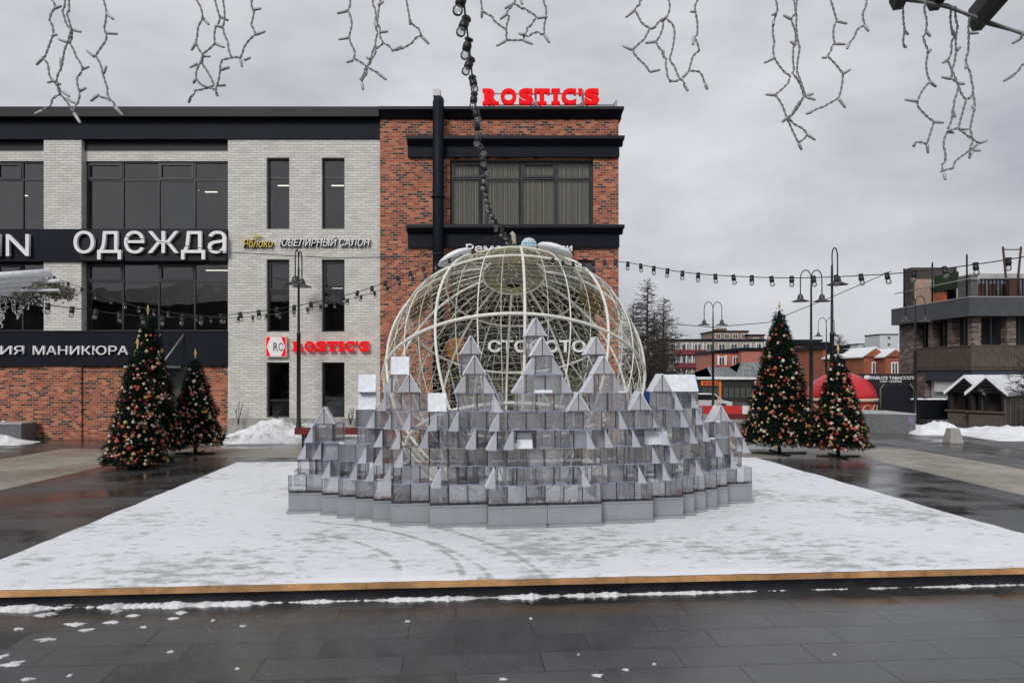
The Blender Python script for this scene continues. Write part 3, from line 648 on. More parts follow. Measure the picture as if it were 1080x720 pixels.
spec_roof = [('R',509,525.5),('O',528,544.7),('S',547,562.5),('T',563.3,579.7),('I',581.7,590),('C',592,607.5),("'",609.7,613.8),('S',616,631.7)]
RYs = BY+.6
s = sign('rooftop_sign', P(570, 117, RYs), 'large red slab serif ROSTIC\'S letters on a steel frame on the roof')
slab_letters(spec_roof, 95.3, 111.5, RYs, .18, M_letter_red, s)
b = MB(); rs = F/RYs
def rp(px, py, dy=0): return Vector(((px-CX)/rs, RYs+.1+dy, CAMZ+(HY-py)/rs))
for q in (516, 565, 615, 650): b.tube([rp(q,119.5), rp(q,94 if q < 640 else 105)], .045, 5)
b.tube([rp(510,98), rp(632,98)], .03, 5); b.tube([rp(510,110), rp(650,110)], .03, 5)
for q in (516, 565, 615):
    b.tube([rp(q,106), rp(q-12,119)], .028, 5); b.tube([rp(q,106), rp(q+12,119)], .028, 5); b.tube([rp(q,98), rp(q,119,1.2)], .028, 5)
b.tube([rp(650,106), rp(640,119)], .03, 5)
o = b.build('sign_frame', M_steel_grey, s); o.matrix_parent_inverse = Matrix.Translation(s.location).inverted()
s = sign('wall_sign', (fx(340),BY-.1,fz(365)), 'smaller red ROSTIC\'S wall sign with a square red and white logo on pale brick')
spec_wall = [('R',309,320.3),('O',321.7,332),('S',333.5,344),('T',345,356),('I',357,362.7),('C',364,374),("'",375,377.7),('S',379.5,389.7)]
slab_letters(spec_wall, 360, 370.5, BY-.2, .09, M_letter_red, s)
b = MB(); fbox(b, 282.6, 355, 304.4, 376.5, -.26, -.12); o = b.build('logo_box', mat('logo_rim', (.75,.66,.64), .5), s); o.matrix_parent_inverse = Matrix.Translation(s.location).inverted()
b = MB(); fbox(b, 283.4, 355.8, 303.6, 375.7, -.268, -.262); o = b.build('logo_field', M_letter_red, s); o.matrix_parent_inverse = Matrix.Translation(s.location).inverted()
b = MB(); hx = [(288,355.9),(299,355.9),(303,365.7),(299,375.6),(288,375.6),(284,365.7)]
b.prism([(fx(q),BY-.272,fz(r)) for q, r in hx][::-1], (0,-.006,0)); o = b.build('logo_badge', mat('logo_white', (.85,.84,.83), .5), s); o.matrix_parent_inverse = Matrix.Translation(s.location).inverted()
letters('R', 288.4, 361.5, 293.2, 370, BY-.281, .006, M_trim2, s, 'logo_letter'); letters('С', 294, 361.5, 298.6, 370, BY-.281, .006, M_trim2, s, 'logo_letter')

# ------------------------------------------------------------------ plastic castle
castle = empty('plastic_castle', (.49, 10.70, DZ), R(7.2), 'stepped castle of clear grey plastic cubes and pointed roofs on the snowy platform', 'sculpture')
A = .282; HR = .272; SK = .345
def step(u):
    a = abs(u)
    for lim, d in ((3,0),(6,.17),(8,.40),(9,.66),(10,.88),(11,1.08),(12,1.30)):
        if a < lim-.01: return d
    return 1.56
def cproj(u, d):
    x_, y_ = u*A, d; c, s_ = math.cos(R(7.2)), math.sin(R(7.2)); X = .49+x_*c-y_*s_; Y = 10.70+x_*s_+y_*c; return CX+F*X/Y
def u_of(px):
    best = min((abs(cproj(i*.05, step(i*.05))-px), i*.05) for i in range(-290, 291)); return best[1]
def snap(u): return round(u*2)/2
# unit meshes ------------
def edge_bars(b, segs, r=.0045, m=1):
    for p, q in segs: b.tube([p, q], r, 4, m, cap=False)
def block_mesh(w=1.0, m0=None):
    b = MB(); x1 = A*w-.004; z1 = HR-.004
    b.box(.002,.002,.002,x1,A-.002,z1,0)
    c = [(.002,.002,.002),(x1,.002,.002),(x1,A-.002,.002),(.002,A-.002,.002)]; t = [(p[0],p[1],z1) for p in c]
    edge_bars(b, [(c[0],t[0]),(c[1],t[1])], .0048, 1); edge_bars(b, [(c[2],t[2]),(c[3],t[3])], .0035, 2)
    edge_bars(b, [(t[0],t[1]),(c[0],c[1]),(t[1],t[2]),(t[3],t[0])], .0035, 2)
    return b.mesh('block', [m0 or M_plexi, M_edge, M_edge2])
def wedge_mesh(w, left):
    b = MB(); x1 = A*w-.004; z1 = HR-.004; y0, y1 = -.002, A-.004
    if left: tri = [(.002,z0:=.002),(x1,z0),(x1,z1)]
    else: tri = [(.002,z0:=.002),(x1,z0),(.002,z1)]
    b.add([(x,y0,z) for x,z in tri]+[(x,y1,z) for x,z in tri], [(0,1,2),(5,4,3)], 0)
    sl_ = (0,2,5,3) if left else (1,4,5,2)
    b.add([(x,y0,z) for x,z in tri]+[(x,y1,z) for x,z in tri], [sl_], 2)
    vv = 2 if left else 2
    e = [((tri[i][0],y0,tri[i][1]),(tri[(i+1)%3][0],y0,tri[(i+1)%3][1])) for i in range(3)]
    edge_bars(b, e, .003, 1)
    return b.mesh('wedge', [M_frost, M_edge2, M_slope])
def gable_mesh(depth=1.0, w=1.0, hh=1.02):
    b = MB(); x1 = A*w+.02; z1 = HR*hh; y0, y1 = -.012, A*depth
    tri = [(-.02,0),(x1,0),((x1-.02)/2,z1)]
    b.add([(x,y0+.012,z) for x,z in tri]+[(x,y1,z) for x,z in tri], [(0,1,2),(5,4,3)], 0)
    th_ = .012
    for (p,q) in ((tri[0],tri[2]),(tri[2],tri[1])):
        d = Vector((q[0]-p[0],0,q[1]-p[1])).normalized(); n = Vector((-d.z,0,d.x))*th_
        pts = [Vector((p[0],y0,p[1])),Vector((q[0],y0,q[1])),Vector((q[0],y0,q[1]))+n,Vector((p[0],y0,p[1]))+n]
        b.prism(pts[::-1], (0,y1-y0,0), 2)
    edge_bars(b, [((tri[2][0],y0+.008,.004),(tri[2][0],y0+.008,z1-.01)), ((-.015,y0+.008,.004),(x1-.005,y0+.008,.004))], .0055, 1)
    return b.mesh('gable_roof', [M_frost, M_edge, M_slope])
def slope_mesh(w=1.0):
    b = MB(); x1 = A*w-.004; z1 = HR-.002; y1 = A*.55
    b.add([(.002,-.004,.002),(x1,-.004,.002),(x1,y1,z1),(.002,y1,z1)], [(0,1,2,3)], 0)
    b.add([(.002,-.004,.002),(.002,y1,z1),(.002,y1,.002)], [(0,1,2)], 2); b.add([(x1,-.004,.002),(x1,y1,z1),(x1,y1,.002)], [(2,1,0)], 2)
    b.add([(.002,y1,.002),(x1,y1,.002),(x1,y1,z1),(.002,y1,z1)], [(3,2,1,0)], 2)
    edge_bars(b, [((.002,-.005,.002),(.002,y1,z1)),((x1,-.005,.002),(x1,y1,z1))], .0035, 1)
    return b.mesh('roof_slope', [M_slope, M_edge2, M_frost])
ME_block = block_mesh(); ME_milky = block_mesh(1.0, M_milky); ME_half = block_mesh(.5)
ME_wl = wedge_mesh(.5, True); ME_wr = wedge_mesh(.5, False); ME_wl1 = wedge_mesh(.62, True); ME_wr1 = wedge_mesh(.62, False)
ME_gab = gable_mesh(); ME_slope = slope_mesh(); ME_slope2 = slope_mesh(2.0)
def cpart(name, me, u, d, row, extra=None):
    o = bpy.data.objects.new(name, me); COL.objects.link(o); o.parent = castle; o.location = (u*A, d, SK+row*HR); return o
# heights: (px from, px to, rows of cubes)
HT = [(300,316,1),(316,331,2),(331,352,4),(352,377,3),(377,397,5),(397,412,5),(412,443,6),(443,480,5),(480,523,6),(523,541,5),(541,604,6),(604,618,5),(618,658,6),(658,684,5),(684,738,6),(738,746,5),(746,750,3),(750,771,4),(771,779,3),(779,787,2),(787,820,1)]
def rows_at(u):
    px = cproj(u, step(u))
    for a0, a1, h in HT:
        if a0 <= px < a1: return h
    return 1
blocks = []     # (u, depth, row)
hr = random.Random(11)
taken = set()
for row in range(0, 7):
    off = 0 if row % 2 == 0 else .5
    u = -14.0 + (off if row else 0)
    while u <= 13.01:
        hmin = rows_at(u+.5); d = max(step(u+.02), step(u+.98))
        if row < hmin:
            dd = d + (0 if row == 0 else hr.choice((-.03,0,.02,.05,.10)))
            blocks.append((u, dd, row, 0)); 
            if row > 0: taken.add((u, row))
        u += 1.0
for (px, row) in ((501,6),(562,6),(583,6),(573,7),(637,6),(421.5,6)):
    blocks.append((snap(u_of(px)-.5), step(u_of(px)), row, 0))
for (px, row) in ((342,2),(342,3),(386.5,3),(386.5,4),(760,2),(760,3),(350,1)):
    blocks.append((u_of(px)-.5, step(u_of(px))-.014, row, 0))
front = list(blocks)
for (u, d, row, _) in front:     # two more layers behind
    for k in (1, 2):
        if row < rows_at(u+.5) and hr.random() < (.55 if k == 1 else .12): blocks.append((u + (.5 if k == 1 and row % 2 else 0), d + k*(A+.004), row, k))
n_ind = 0; rest = MB()
tmpl = ME_block
for (u, d, row, k) in sorted(blocks, key=lambda q: (q[3], q[2] == 0 and abs(q[0]) > 9)):
    if n_ind < 100 and k == 0:
        cpart('block', ME_milky if hr.random() < .17 else ME_block, u, d, row); n_ind += 1
    else:
        base = len(rest.v)
        for v in ME_block.vertices: rest.v.append((v.co.x+u*A, v.co.y+d, v.co.z+SK+row*HR))
        for p in ME_block.polygons: rest.face([i+base for i in p.vertices], p.material_index, p.use_smooth)
tag(rest.build('block_mass', [M_plexi, M_edge, M_edge2], castle), kind='stuff')
for (px, row, dep) in ((342,4,0),(431.5,6,-.05),(500.5,7,0),(572.5,8,0),(637,7,0),(673,5,-.1),(609,5,-.1),(698.5,6,-.02),(760,4,0)):
    u = u_of(px); cpart('gable_roof', ME_gab, u-.5, step(u)+dep, row)
for (px, row) in ((499,8),(569.5,9),(634.5,8)):
    u = u_of(px); cpart('gable_roof', ME_gab, u-.52, step(u)+.30, row+.12)
for (px, row) in ((499,7),(569.5,8),(634.5,7)):
    u = u_of(px); cpart('block', ME_block, u-.52, step(u)+.36, row+.12)
# long house roof, ridge along the front
for (px, row) in ((711.5,6),):
    u = u_of(px); cpart('roof_slope', ME_slope2, u-.45, step(u)+.12, row)
for (px, row) in ((386.5,6),(386.5,5),(421.5,7),(461.5,5),(573.5,6),(552,3),(612,3),(350,2)):
    u = snap(u_of(px)*1.0-.5); cpart('roof_slope', ME_slope, u_of(px)-.5, step(u_of(px))-.02, row)
u = u_of(683); cpart('roof_slope', ME_slope2, u-.85, step(u)-.06, 3)
wl = [(484.5,6),(557,7),(546.5,6),(619.5,6),(407.5,6),(403.5,5),(417,5),(327.5,3),(320,2),(336,2),(392,4),(411,4),(429,4),(400,3),(418,3),(392,3),(383,2),(400,2),(421,2),(409,1),(391,1),(373,1),(372,2.0),(414,1.0),(456,4),(525-4,4),(497,3),(518,3),(536,3),(447,3),(434,3),(460,1),(404,2),(425,3),(517,1),(479,4),(345,1)]
wr = [(516,6),(524.5,5),(588,7),(598,6),(652,6),(621,3),(640,3),(616,1),(700,3),(713,5),(729,5),(743,5),(719,4),(734,4),(747,4),(727,3),(742,3),(755,2),(707,2),(688,2.0),(675,1),(700,1),(714,1),(733,1),(775,3),(783,2),(770,1),(762,1),(655,4),(668,3),(686,4)]
for lst, m1, m2, sg in ((wl, ME_wl, ME_wl1, 1), (wr, ME_wr, ME_wr1, -1)):
    done = []
    for i, (px, row) in enumerate(lst):
        if any(r2 == row and abs(px-p2) < 15 for p2, r2 in done): continue
        done.append((px, row)); u = u_of(px); big_ = row >= 6
        cpart('wedge', m2 if big_ else m1, u-.28, step(u)-(.0 if big_ else .16+.02*(i%4)), row)
# base skirt of plywood panels with brackets
def skirt(u0, u1, d, splits):
    b = MB(); x0_, x1_ = u0*A, u1*A
    b.box(x0_+.003, d-.02, .05, x1_-.003, d+A*.95, SK-.02, 0)
    b.box(x0_-.02, d-.05, 0, x1_+.02, d+.02-.001, .048, 0)
    o = b.build('skirt_panel', [M_panel_grey], castle)
    b = MB(); n = max(2, int(round((u1-u0)*2)))
    for i in range(n+1):
        q = x0_+.01+(x1_-x0_-.02)*i/n; b.box(q-.004, d-.014, SK-.02+.001, q+.004, d-.004, SK+.03, 0)
    for i in range(n*3):
        q = x0_+.03+(x1_-x0_-.06)*i/(n*3-1); b.box(q-.006, d-.026, SK-.055, q+.006, d-.021, SK-.043, 0)
    b.tube([(x0_, d-.008, SK+.012),(x1_, d-.008, SK+.012)], .006, 4)
    b.build('bracket', M_black, o)
for (u0, u1) in ((-14,-12),(-12,-11),(-11,-10),(-10,-9),(-9,-8),(-8,-6),(-6,-3),(-3,.1),(.1,3),(3,6),(6,8),(8,9),(9,10),(10,11),(11,12),(12,14)):
    skirt(u0, u1, step((u0+u1)/2) - .004, 1)
# little frosted finial on the small right tower and snow crumbs lying on the ledges
u = u_of(760); b = MB(); b.lathe((0,0,0), [(.012,0),(.03,.03),(.035,.07),(.02,.11),(1e-4,.13)], 10)
cpart('finial', b.mesh('finial', mat('pale_finial', (.42,.34,.32), .6)), u-.02, step(u)+.1, 5.0)
b = MB(); sr = random.Random(5)
for (u, d, row, k) in front:
    h = rows_at(u+.5)
    if row == h-1 and sr.random() < .8:
        for q in range(sr.randint(2,4)): b.sphere((u*A+sr.uniform(.03,A-.03), d+sr.uniform(.03,A-.05), SK+(row+1)*HR+.002), sr.uniform(.03,.06), 8, 5, 0, (1.4,1.2,.35))
for (u, d, row, k) in front:
    if sr.random() < .42:
        z_ = SK+row*HR+.008; a0 = sr.uniform(.02,.10); a1 = sr.uniform(.16,.26); n_ = 7; h0 = sr.uniform(.015,.045)
        tops = [h0*(.5+.6*sr.random()) for _ in range(n_+1)]
        for i in range(n_):
            xa, xb = u*A+a0+(a1-a0)*i/n_, u*A+a0+(a1-a0)*(i+1)/n_; y0_, y1_ = d+.012, d+.16
            b.add([(xa,y0_,z_),(xb,y0_,z_),(xb,y0_,z_+tops[i+1]),(xa,y0_,z_+tops[i]),(xa,y1_,z_+.01),(xb,y1_,z_+.01)], [(0,1,2,3),(3,2,5,4)])
tag(b.build('ledge_snow', M_snow, castle), kind='stuff')

# ------------------------------------------------------------------ giant wire bauble
DY = 15.3; DR = 2.72; DC = Vector(((542-CX)*DY/F, DY, CAMZ+(HY-398)*DY/F))
baub = empty('wire_bauble', (DC.x, DC.y, DZ), 0, 'giant walk-in Christmas bauble of white tubes and fairy light wire behind the castle', 'bauble')
TILT = Matrix.Rotation(R(-29), 3, 'X')    # axis leans away from the viewer
def sp(lat, lon, r=DR):
    p = Vector((r*math.cos(lat)*math.cos(lon), r*math.cos(lat)*math.sin(lon), r*math.sin(lat)))
    return TILT @ p + DC - Vector((DC.x, DC.y, DZ))
def clip(pts):     # keep what stands above the platform
    out, cur = [], []
    for p in pts:
        if p.z > .02: cur.append(p)
        else:
            if len(cur) > 1: out.append(cur)
            cur = []
    if len(cur) > 1: out.append(cur)
    return out
CAPLAT = R(75)
def chains(name, pts, r, m, seg=6):
    b = MB()
    for c in clip(pts): b.tube(c, r, seg)
    if b.v: return b.build(name, m, baub)
for k in range(10):
    lon = 2*math.pi*k/10 + R(-86)
    chains('main_rib', [sp(CAPLAT - (CAPLAT+R(80))*i/48, lon) for i in range(49)], .028, M_steel_white, 8)
    for q3 in (.5, 1.5):
        l3 = lon + math.pi/10*q3; chains('wire_rib', [sp(CAPLAT - (CAPLAT+R(80))*i/40, l3, DR-.015) for i in range(41)], .0065, M_steel_white, 4)
    if True:
        l2 = lon + math.pi/10
        chains('thin_rib', [sp(CAPLAT - (CAPLAT+R(80))*i/48, l2, DR-.01) for i in range(49)], .0135, M_steel_white)
for lat, r in ((R(-4),.033),(R(31),.026),(R(56),.022),(R(-38),.033),(CAPLAT,.026)):
    chains('ring', [sp(lat, 2*math.pi*i/96) for i in range(97)], r, M_steel_white, 8)
for k in range(5):     # diagonal braces at the rear
    lon = R(35)+k*R(27)
    chains('brace', [sp(R(-4), lon, DR-.05).lerp(sp(R(31), lon+R(18), DR-.05), i/8) for i in range(9)], .022, M_steel_grey)
b = MB(); rr_ = random.Random(3)
for i in range(48):
    lat = R(-60) + R(133)*i/47
    pts = [sp(lat + R(.7)*math.sin(j*2.4+i*1.7)*rr_.uniform(.3,1), 2*math.pi*j/110, DR-.02) for j in range(111)]
    for c in clip(pts): b.tube(c, .0047, 3, 0, cap=False)
for i in range(60):
    lon = 2*math.pi*i/60; pts = [sp(R(-60)+R(133)*j/40 , lon + R(1.6)*math.sin(j*1.9+i), DR-.03) for j in range(41)]
    for c in clip(pts): b.tube(c, .0038, 3, 0, cap=False)
for i in range(1500):
    p = sp(R(rr_.uniform(-60,73)), rr_.uniform(0, 2*math.pi), DR-.02)
    if p.z > .05: b.add([p+Vector((-.011,0,-.014)), p+Vector((.011,0,-.014)), p+Vector((0,.009,.016))], [(0,1,2)], 1)
tag(b.build('light_net', [M_wire_yel, mat('fairy_light_bead', (.66,.62,.42), .4)], baub), kind='stuff')
# cap: gilt dish with a skirt that hangs inside the ribs, stem above
CT = Matrix.Rotation(R(-10), 3, 'X'); axis = CT @ Vector((0,0,1)); base0 = DC - Vector((DC.x, DC.y, DZ))
b = MB(); b.lathe(base0 + axis*DR*.965, [(.60,0),(.58,.03),(.48,.08),(.33,.12),(.15,.15),(1e-4,.16)], 28, 0, axis)
b.build('cap', M_cap, baub)
b = MB()
for k in range(40):
    a = 2*math.pi*k/40; q = Vector((math.cos(a), math.sin(a), 0))
    b.tube([sp(math.pi/2,0,DR*.97) + TILT @ (q*.70), sp(math.pi/2,0,DR*.90) + TILT @ (q*.22)], .008, 4)
for rr0, dz in ((.68,.967),(.52,.945),(.36,.92),(.22,.90)):
    b.tube([sp(math.pi/2,0,DR*dz) + TILT @ Vector((rr0*math.cos(2*math.pi*i/32), rr0*math.sin(2*math.pi*i/32), 0)) for i in range(32)], .016, 5, closed=True)
b.build('cap_cage', M_cap, baub)
st = base0 + axis*DR*1.06; b = MB(); b.tube([st-Vector((0,0,.1)), st+Vector((0,0,.14)), st+Vector((-.01,0,.26)), st+Vector((-.06,0,.31))], [.06,.05,.05,.045], 8)
b.build('stem', mat('pale_stem', (.42,.38,.30), .7), baub)
def disc(name, px, py, back, m, r, th, label=None, tilt=None):
    # point of the sphere on the ray through (px,py): near or far hit
    d = P(px, py, 1.0) - Vector((0,0,CAMZ)); d.normalize(); o_ = Vector((0,0,CAMZ)) - DC
    bq = o_.dot(d); disc_ = bq*bq - (o_.dot(o_) - DR*DR*.985)
    t_ = -bq + (1 if back else -1)*math.sqrt(max(0, disc_)); p = Vector((0,0,CAMZ)) + d*t_; n = (p - DC).normalized()
    q = p - Vector((DC.x, DC.y, DZ))
    b = MB(); b.lathe(q, [(r*.9,-th*.5),(r,-th*.2),(r,th*.3),(r*.85,th*.75),(r*.45,th),(1e-4,th)], 24, 0, n); o = b.build(name, m, baub)
    if label: o['label'] = label
    return o
for dx_, dz_ in ((-.43,.87),(.30,.93)):
    n = Vector((dx_, .03, dz_)).normalized(); q = n*(DR+.10) + DC - Vector((DC.x, DC.y, DZ))
    b = MB(); b.lathe(q, [(.30,-.05),(.38,-.01),(.39,.02),(.34,.07),(.24,.105),(.12,.122),(1e-4,.128)], 24, 0, n); o = b.build('disc_ornament', M_snow, baub); o['label'] = 'round ornament under a snow cushion'
disc('disc_ornament', 443, 323, True, M_gold, .36, .06, 'dull gold round ornament'); disc('disc_ornament', 624, 318, True, M_gold, .36, .06, 'dull gold round ornament')

# ------------------------------------------------------------------ decorated fir trees
M_needle = mat('fir_needles', (.0095,.022,.013), .75, spec=.12, var=.45, vscale=4)
M_balls = [mat('bauble_red', (.30,.022,.016), .28), mat('bauble_coral', (.42,.10,.05), .35), mat('bauble_pearl', (.62,.48,.38), .35), mat('bauble_gold', (.48,.33,.12), .32, metal=.3), mat('bauble_white', (.66,.63,.58), .35), mat('bauble_rose', (.42,.19,.12), .35)]
ball_me = []
for m in M_balls:
    b = MB(); b.sphere((0,0,0), 1, 14, 10); b.lathe((0,0,.95), [(.22,0),(.22,.18),(.1,.3)], 8); ball_me.append(b.mesh('bauble', m))
M_star = mat('gold_star', (.55,.42,.16), .35, metal=.5)
def fir(h, rad, seed, nball, stand, lean=0):
    rg = random.Random(seed); t = empty('christmas_tree')
    zb = .30 if stand else .12
    b = MB(); Hc = h - zb
    def radius(f, a): return rad*(1-f)**.86*(.90+.10*math.sin(a*5+f*23+seed)+.10*noise.noise((math.cos(a)*2.5,math.sin(a)*2.5,f*7+seed))) + .035
    # inner mass of dark branches
    seg = 22; rings = 16
    for i in range(rings+1):
        f = i/rings
        for k in range(seg):
            a = 2*math.pi*k/seg; q = radius(f, a)*.72*(1+.1*(-1)**i); b.v.append((q*math.cos(a), q*math.sin(a), zb+.06+f*(Hc-.1)))
    for i in range(rings):
        for k in range(seg): l = (k+1)%seg; b.face((i*seg+k, i*seg+l, (i+1)*seg+l, (i+1)*seg+k), 0)
    n = int(15000*rad*h/3.2)
    for i in range(n):
        f = 1 - math.sqrt(rg.random()); f = min(.995, f); a = rg.uniform(0, 2*math.pi)
        layer = .5+.5*math.sin(f*Hc/.21*2*math.pi*.5 + math.sin(a*3+seed))
        q = radius(f, a)*(rg.uniform(.70,1.02) + .10*layer); z = zb + f*Hc + rg.uniform(-.03,.03)
        p = Vector((q*math.cos(a), q*math.sin(a), z)); out = Vector((math.cos(a+rg.uniform(-.9,.9)), math.sin(a+rg.uniform(-.9,.9)), rg.uniform(-.65,.35))).normalized()
        L = rg.uniform(.07,.14); w_ = rg.uniform(.010,.020); sd_ = out.cross(Vector((rg.uniform(-1,1),rg.uniform(-1,1),1))).normalized()*w_
        b.add([p-out*L*.3-sd_*.4, p+out*L*.35-sd_, p+out*L, p+out*L*.35+sd_], [(0,1,2,3)])
    b.build('foliage', M_needle, t)
    b = MB(); b.tube([(0,0,0),(0,0,zb+.2)], .035, 8); b.build('trunk', M_bark, t)
    b = MB(); b.box(-rad*.75,-.04,.012,rad*.75,.04,.055); b.box(-.04,-rad*.75,.013,.04,rad*.75,.056); b.lathe((0,0,.05), [(.06,0),(.06,.14)], 10); b.build('stand', mat('dark_green_steel', (.012,.025,.016), .5), t)
    b = MB(); z0_ = h-.02
    for k in range(8):
        a = math.pi*2*k/8; r_ = .085 if k % 2 == 0 else .055; c = Vector((0,0,z0_+.13)); d = Vector((math.cos(a)*.6,0,math.sin(a)*1.5))
        s_ = Vector((0,1,0)); t_ = d.cross(s_)*.028
        b.add([c+d*r_*1.3, c+t_, c-t_, c+s_*.025, c-s_*.025], [(0,1,3),(0,3,2),(0,2,4),(0,4,1)])
    b.tube([(0,0,z0_-.15),(0,0,z0_+.1)], .012, 6); b.build('star', M_star, t)
    stuff = MB(); cnt = 0
    for i in range(int(nball*3.1)):
        f = 1-math.sqrt(rg.random()*.985+.012); a = rg.uniform(0, 2*math.pi); big_ = rg.random()
        r_ = .031 if big_ < .40 else (.043 if big_ < .86 else .060)
        q = radius(f, a)*1.02; p = Vector((q*math.cos(a), q*math.sin(a), zb+f*Hc-.02))
        mi = rg.choices(range(6), (20,22,20,18,12,12))[0]
        if math.sin(a) < .12 and cnt < 100:
            o = bpy.data.objects.new('bauble', ball_me[mi]); COL.objects.link(o); o.parent = t; o.location = p; o.scale = (r_,)*3; cnt += 1
        else:
            stuff.sphere(p, r_, 10, 7, mi)
    tag(stuff.build('bauble_mass', M_balls, t), kind='stuff')
    # dark light-chain wound round the crown
    b = MB(); pts = []
    for i in range(260):
        f = .03+.9*i/260; a = i*.145; q = radius(f, a)*1.01; pts.append((q*math.cos(a), q*math.sin(a), zb+f*Hc+.05*math.sin(i*.9)))
    b.tube(pts, .006, 4); b.build('light_chain', M_black, t)
    return t
TREEG = 'decorated fir trees beside the platform'
def put_tree(t, px, Y, rz, label):
    t.location = ((px-CX)*Y/F, Y, 0); t.rotation_euler = (0,0,rz); tag(t, label, 'tree', TREEG)
t1 = fir(3.15, .75, 1, 150, False); put_tree(t1, 145, 19.1, 0, 'shorter fir with red and cream baubles in front of the tall left fir')
t2 = fir(4.15, .97, 2, 215, True); put_tree(t2, 156, 20.6, 0, 'tall bauble-covered fir in front of the МАНИКЮРА sign, the highest on the left')
t3 = fir(2.95, .80, 3, 130, True); put_tree(t3, 206, 22.0, 0, 'small fir with baubles between the tall left fir and the dirty snow heap')
t4 = fir(4.42, 1.10, 4, 215, True); put_tree(t4, 822, 22.2, 0, 'tall fir with red, rose and gold baubles to the right of the castle')
t5 = fir(3.05, .84, 5, 145, True); put_tree(t5, 884, 21.3, 0, 'small fir with baubles in front of the red dome, right of the taller fir')

# ------------------------------------------------------------------ street lamps
def lamp_head(b, c, s=1.0):
    b.lathe(c, [(1e-4,.34*s),(.02*s,.34*s),(.025*s,.30*s),(.06*s,.27*s),(.10*s,.22*s),(.12*s,.12*s),(.13*s,.09*s),(.22*s,.04*s),(.34*s,0),(.34*s,-.015*s),(.1*s,.0)], 18)
def street_lamp(px, Y, H, side, label, arms=2, s=1.0, rw=.40):
    t = empty('street_lamp', ((px-CX)*Y/F, Y, 0), 0 if side else R(90), label, 'street lamp', 'black street lamps round the square')
    b = MB(); hp = H-rw-.35
    b.lathe((0,0,0), [(.16,0),(.16,.06),(.10,.12),(.09,.7),(.075,.75),(.07,H*.55),(.075,H*.55+.01),(.075,H*.55+.08),(.05,H*.55+.1),(.035,hp)], 12); b.build('pole', M_lamp_pole, t)
    for d in ((-1,1) if arms == 2 else (1,)):
        b = MB(); pts = [(0.012*d,0,hp-.3),(0.012*d,0,hp)] + [(d*(rw/2-rw/2*math.cos(a)), 0, hp+.30+rw/2*math.sin(a)*1.6) for a in [math.pi*i/12 for i in range(13)]] + [(d*rw,0,hp+.05),(d*rw,0,hp-.28)]
        b.tube(pts, .022, 7); ar = b.build('arm', M_lamp_pole, t)
        b = MB(); lamp_head(b, (d*rw, 0, hp-.6), s); b.build('lamp_shade', mat('lamp_shade_grey', (.035,.036,.038), .35), ar)
    return t
street_lamp(315, 25.6, 6.9, False, 'black street lamp in front of the pale brick, beside the red wall sign')
street_lamp(752, 41, 6.6, True, 'two-armed lamp standing left of the tall right fir, before the far flats', rw=.5)
street_lamp(855.5, 29, 6.7, True, 'two-armed lamp rising between the two right firs', rw=.43)
street_lamp(877.5, 24, 6.75, False, 'single-armed lamp rising behind the small right fir, the tallest of the right-hand lamps', arms=1, rw=.38).rotation_euler.z = R(40)
street_lamp(871.5, 54, 6.7, True, 'smallest far two-armed lamp behind the red dome', rw=.6)
street_lamp(965.5, 36, 6.4, True, 'two-armed lamp standing in front of the dark terrace building', rw=.48)

# ------------------------------------------------------------------ festoon bulb strings
def bulb_unit(b, c, d, s=1.0, m0=0, m1=1):
    c = Vector(c); d = Vector(d).normalized()
    b.lathe(c, [(.036*s,-.026*s),(.042*s,-.010*s),(.026*s,.004),(.034*s,.016*s),(.040*s,.03*s),(.040*s,.075*s),(.032*s,.085*s)], 10, m0, d)
    q = c + d*.08*s; b.lathe(q, [(.022*s,0),(.030*s,.010*s),(.040*s,.03*s),(.041*s,.045*s),(.032*s,.068*s),(.014*s,.08*s),(1e-4,.082*s)], 12, m1, d)
b = MB(); bulb_unit(b, (0,0,0), (0,0,-1), .88); FEST = b.mesh('bulb', [M_black, M_bulb])
fr = random.Random(21)
def festoon(pts, label, spacing, scale=1.0, tangle=0.0):
    """cable through 3-D points (smoothed) with a bulb every spacing metres"""
    pts = [Vector(p) for p in pts]; dense = []
    for i in range(len(pts)-1):
        p0 = pts[max(i-1,0)]; p1 = pts[i]; p2 = pts[i+1]; p3 = pts[min(i+2,len(pts)-1)]
        for k in range(16):
            t = k/16; dense.append(.5*((2*p1)+(p2-p0)*t+(2*p0-5*p1+4*p2-p3)*t*t+(3*p1-p0-3*p2+p3)*t**3))
    dense.append(pts[-1]); root = empty('festoon_lights', dense[0], 0, label, 'string lights', 'bulb strings meeting at the bauble')
    o0 = dense[0]; b = MB(); b.tube([p-o0 for p in dense], .0075*scale, 6); b.build('cable', M_black, root)
    acc = spacing*.5
    for i in range(len(dense)-1):
        L = (dense[i+1]-dense[i]).length
        while acc <= L:
            p = dense[i].lerp(dense[i+1], acc/L)-o0; o = bpy.data.objects.new('bulb', FEST); COL.objects.link(o); o.parent = root; o.location = p
            o.rotation_euler = (fr.uniform(-.25,.25)+fr.uniform(-1,1)*tangle, fr.uniform(-.25,.25)+fr.uniform(-1,1)*tangle, fr.uniform(0,6)); o.scale = (scale,)*3; acc += spacing
        acc -= L
    return root
top = st + Vector((DC.x, DC.y, DZ)) + Vector((-.03,-.07,.05))
ca = festoon([P(486,-60,4.4), P(489,0,5.1), P(496,60,6.2), P(503,128,7.9), P(510,180,9.9), P(517,222,12.6), top], 'heavy bulb string coming from overhead straight down to the bauble cap', .42, 1.05, .35)
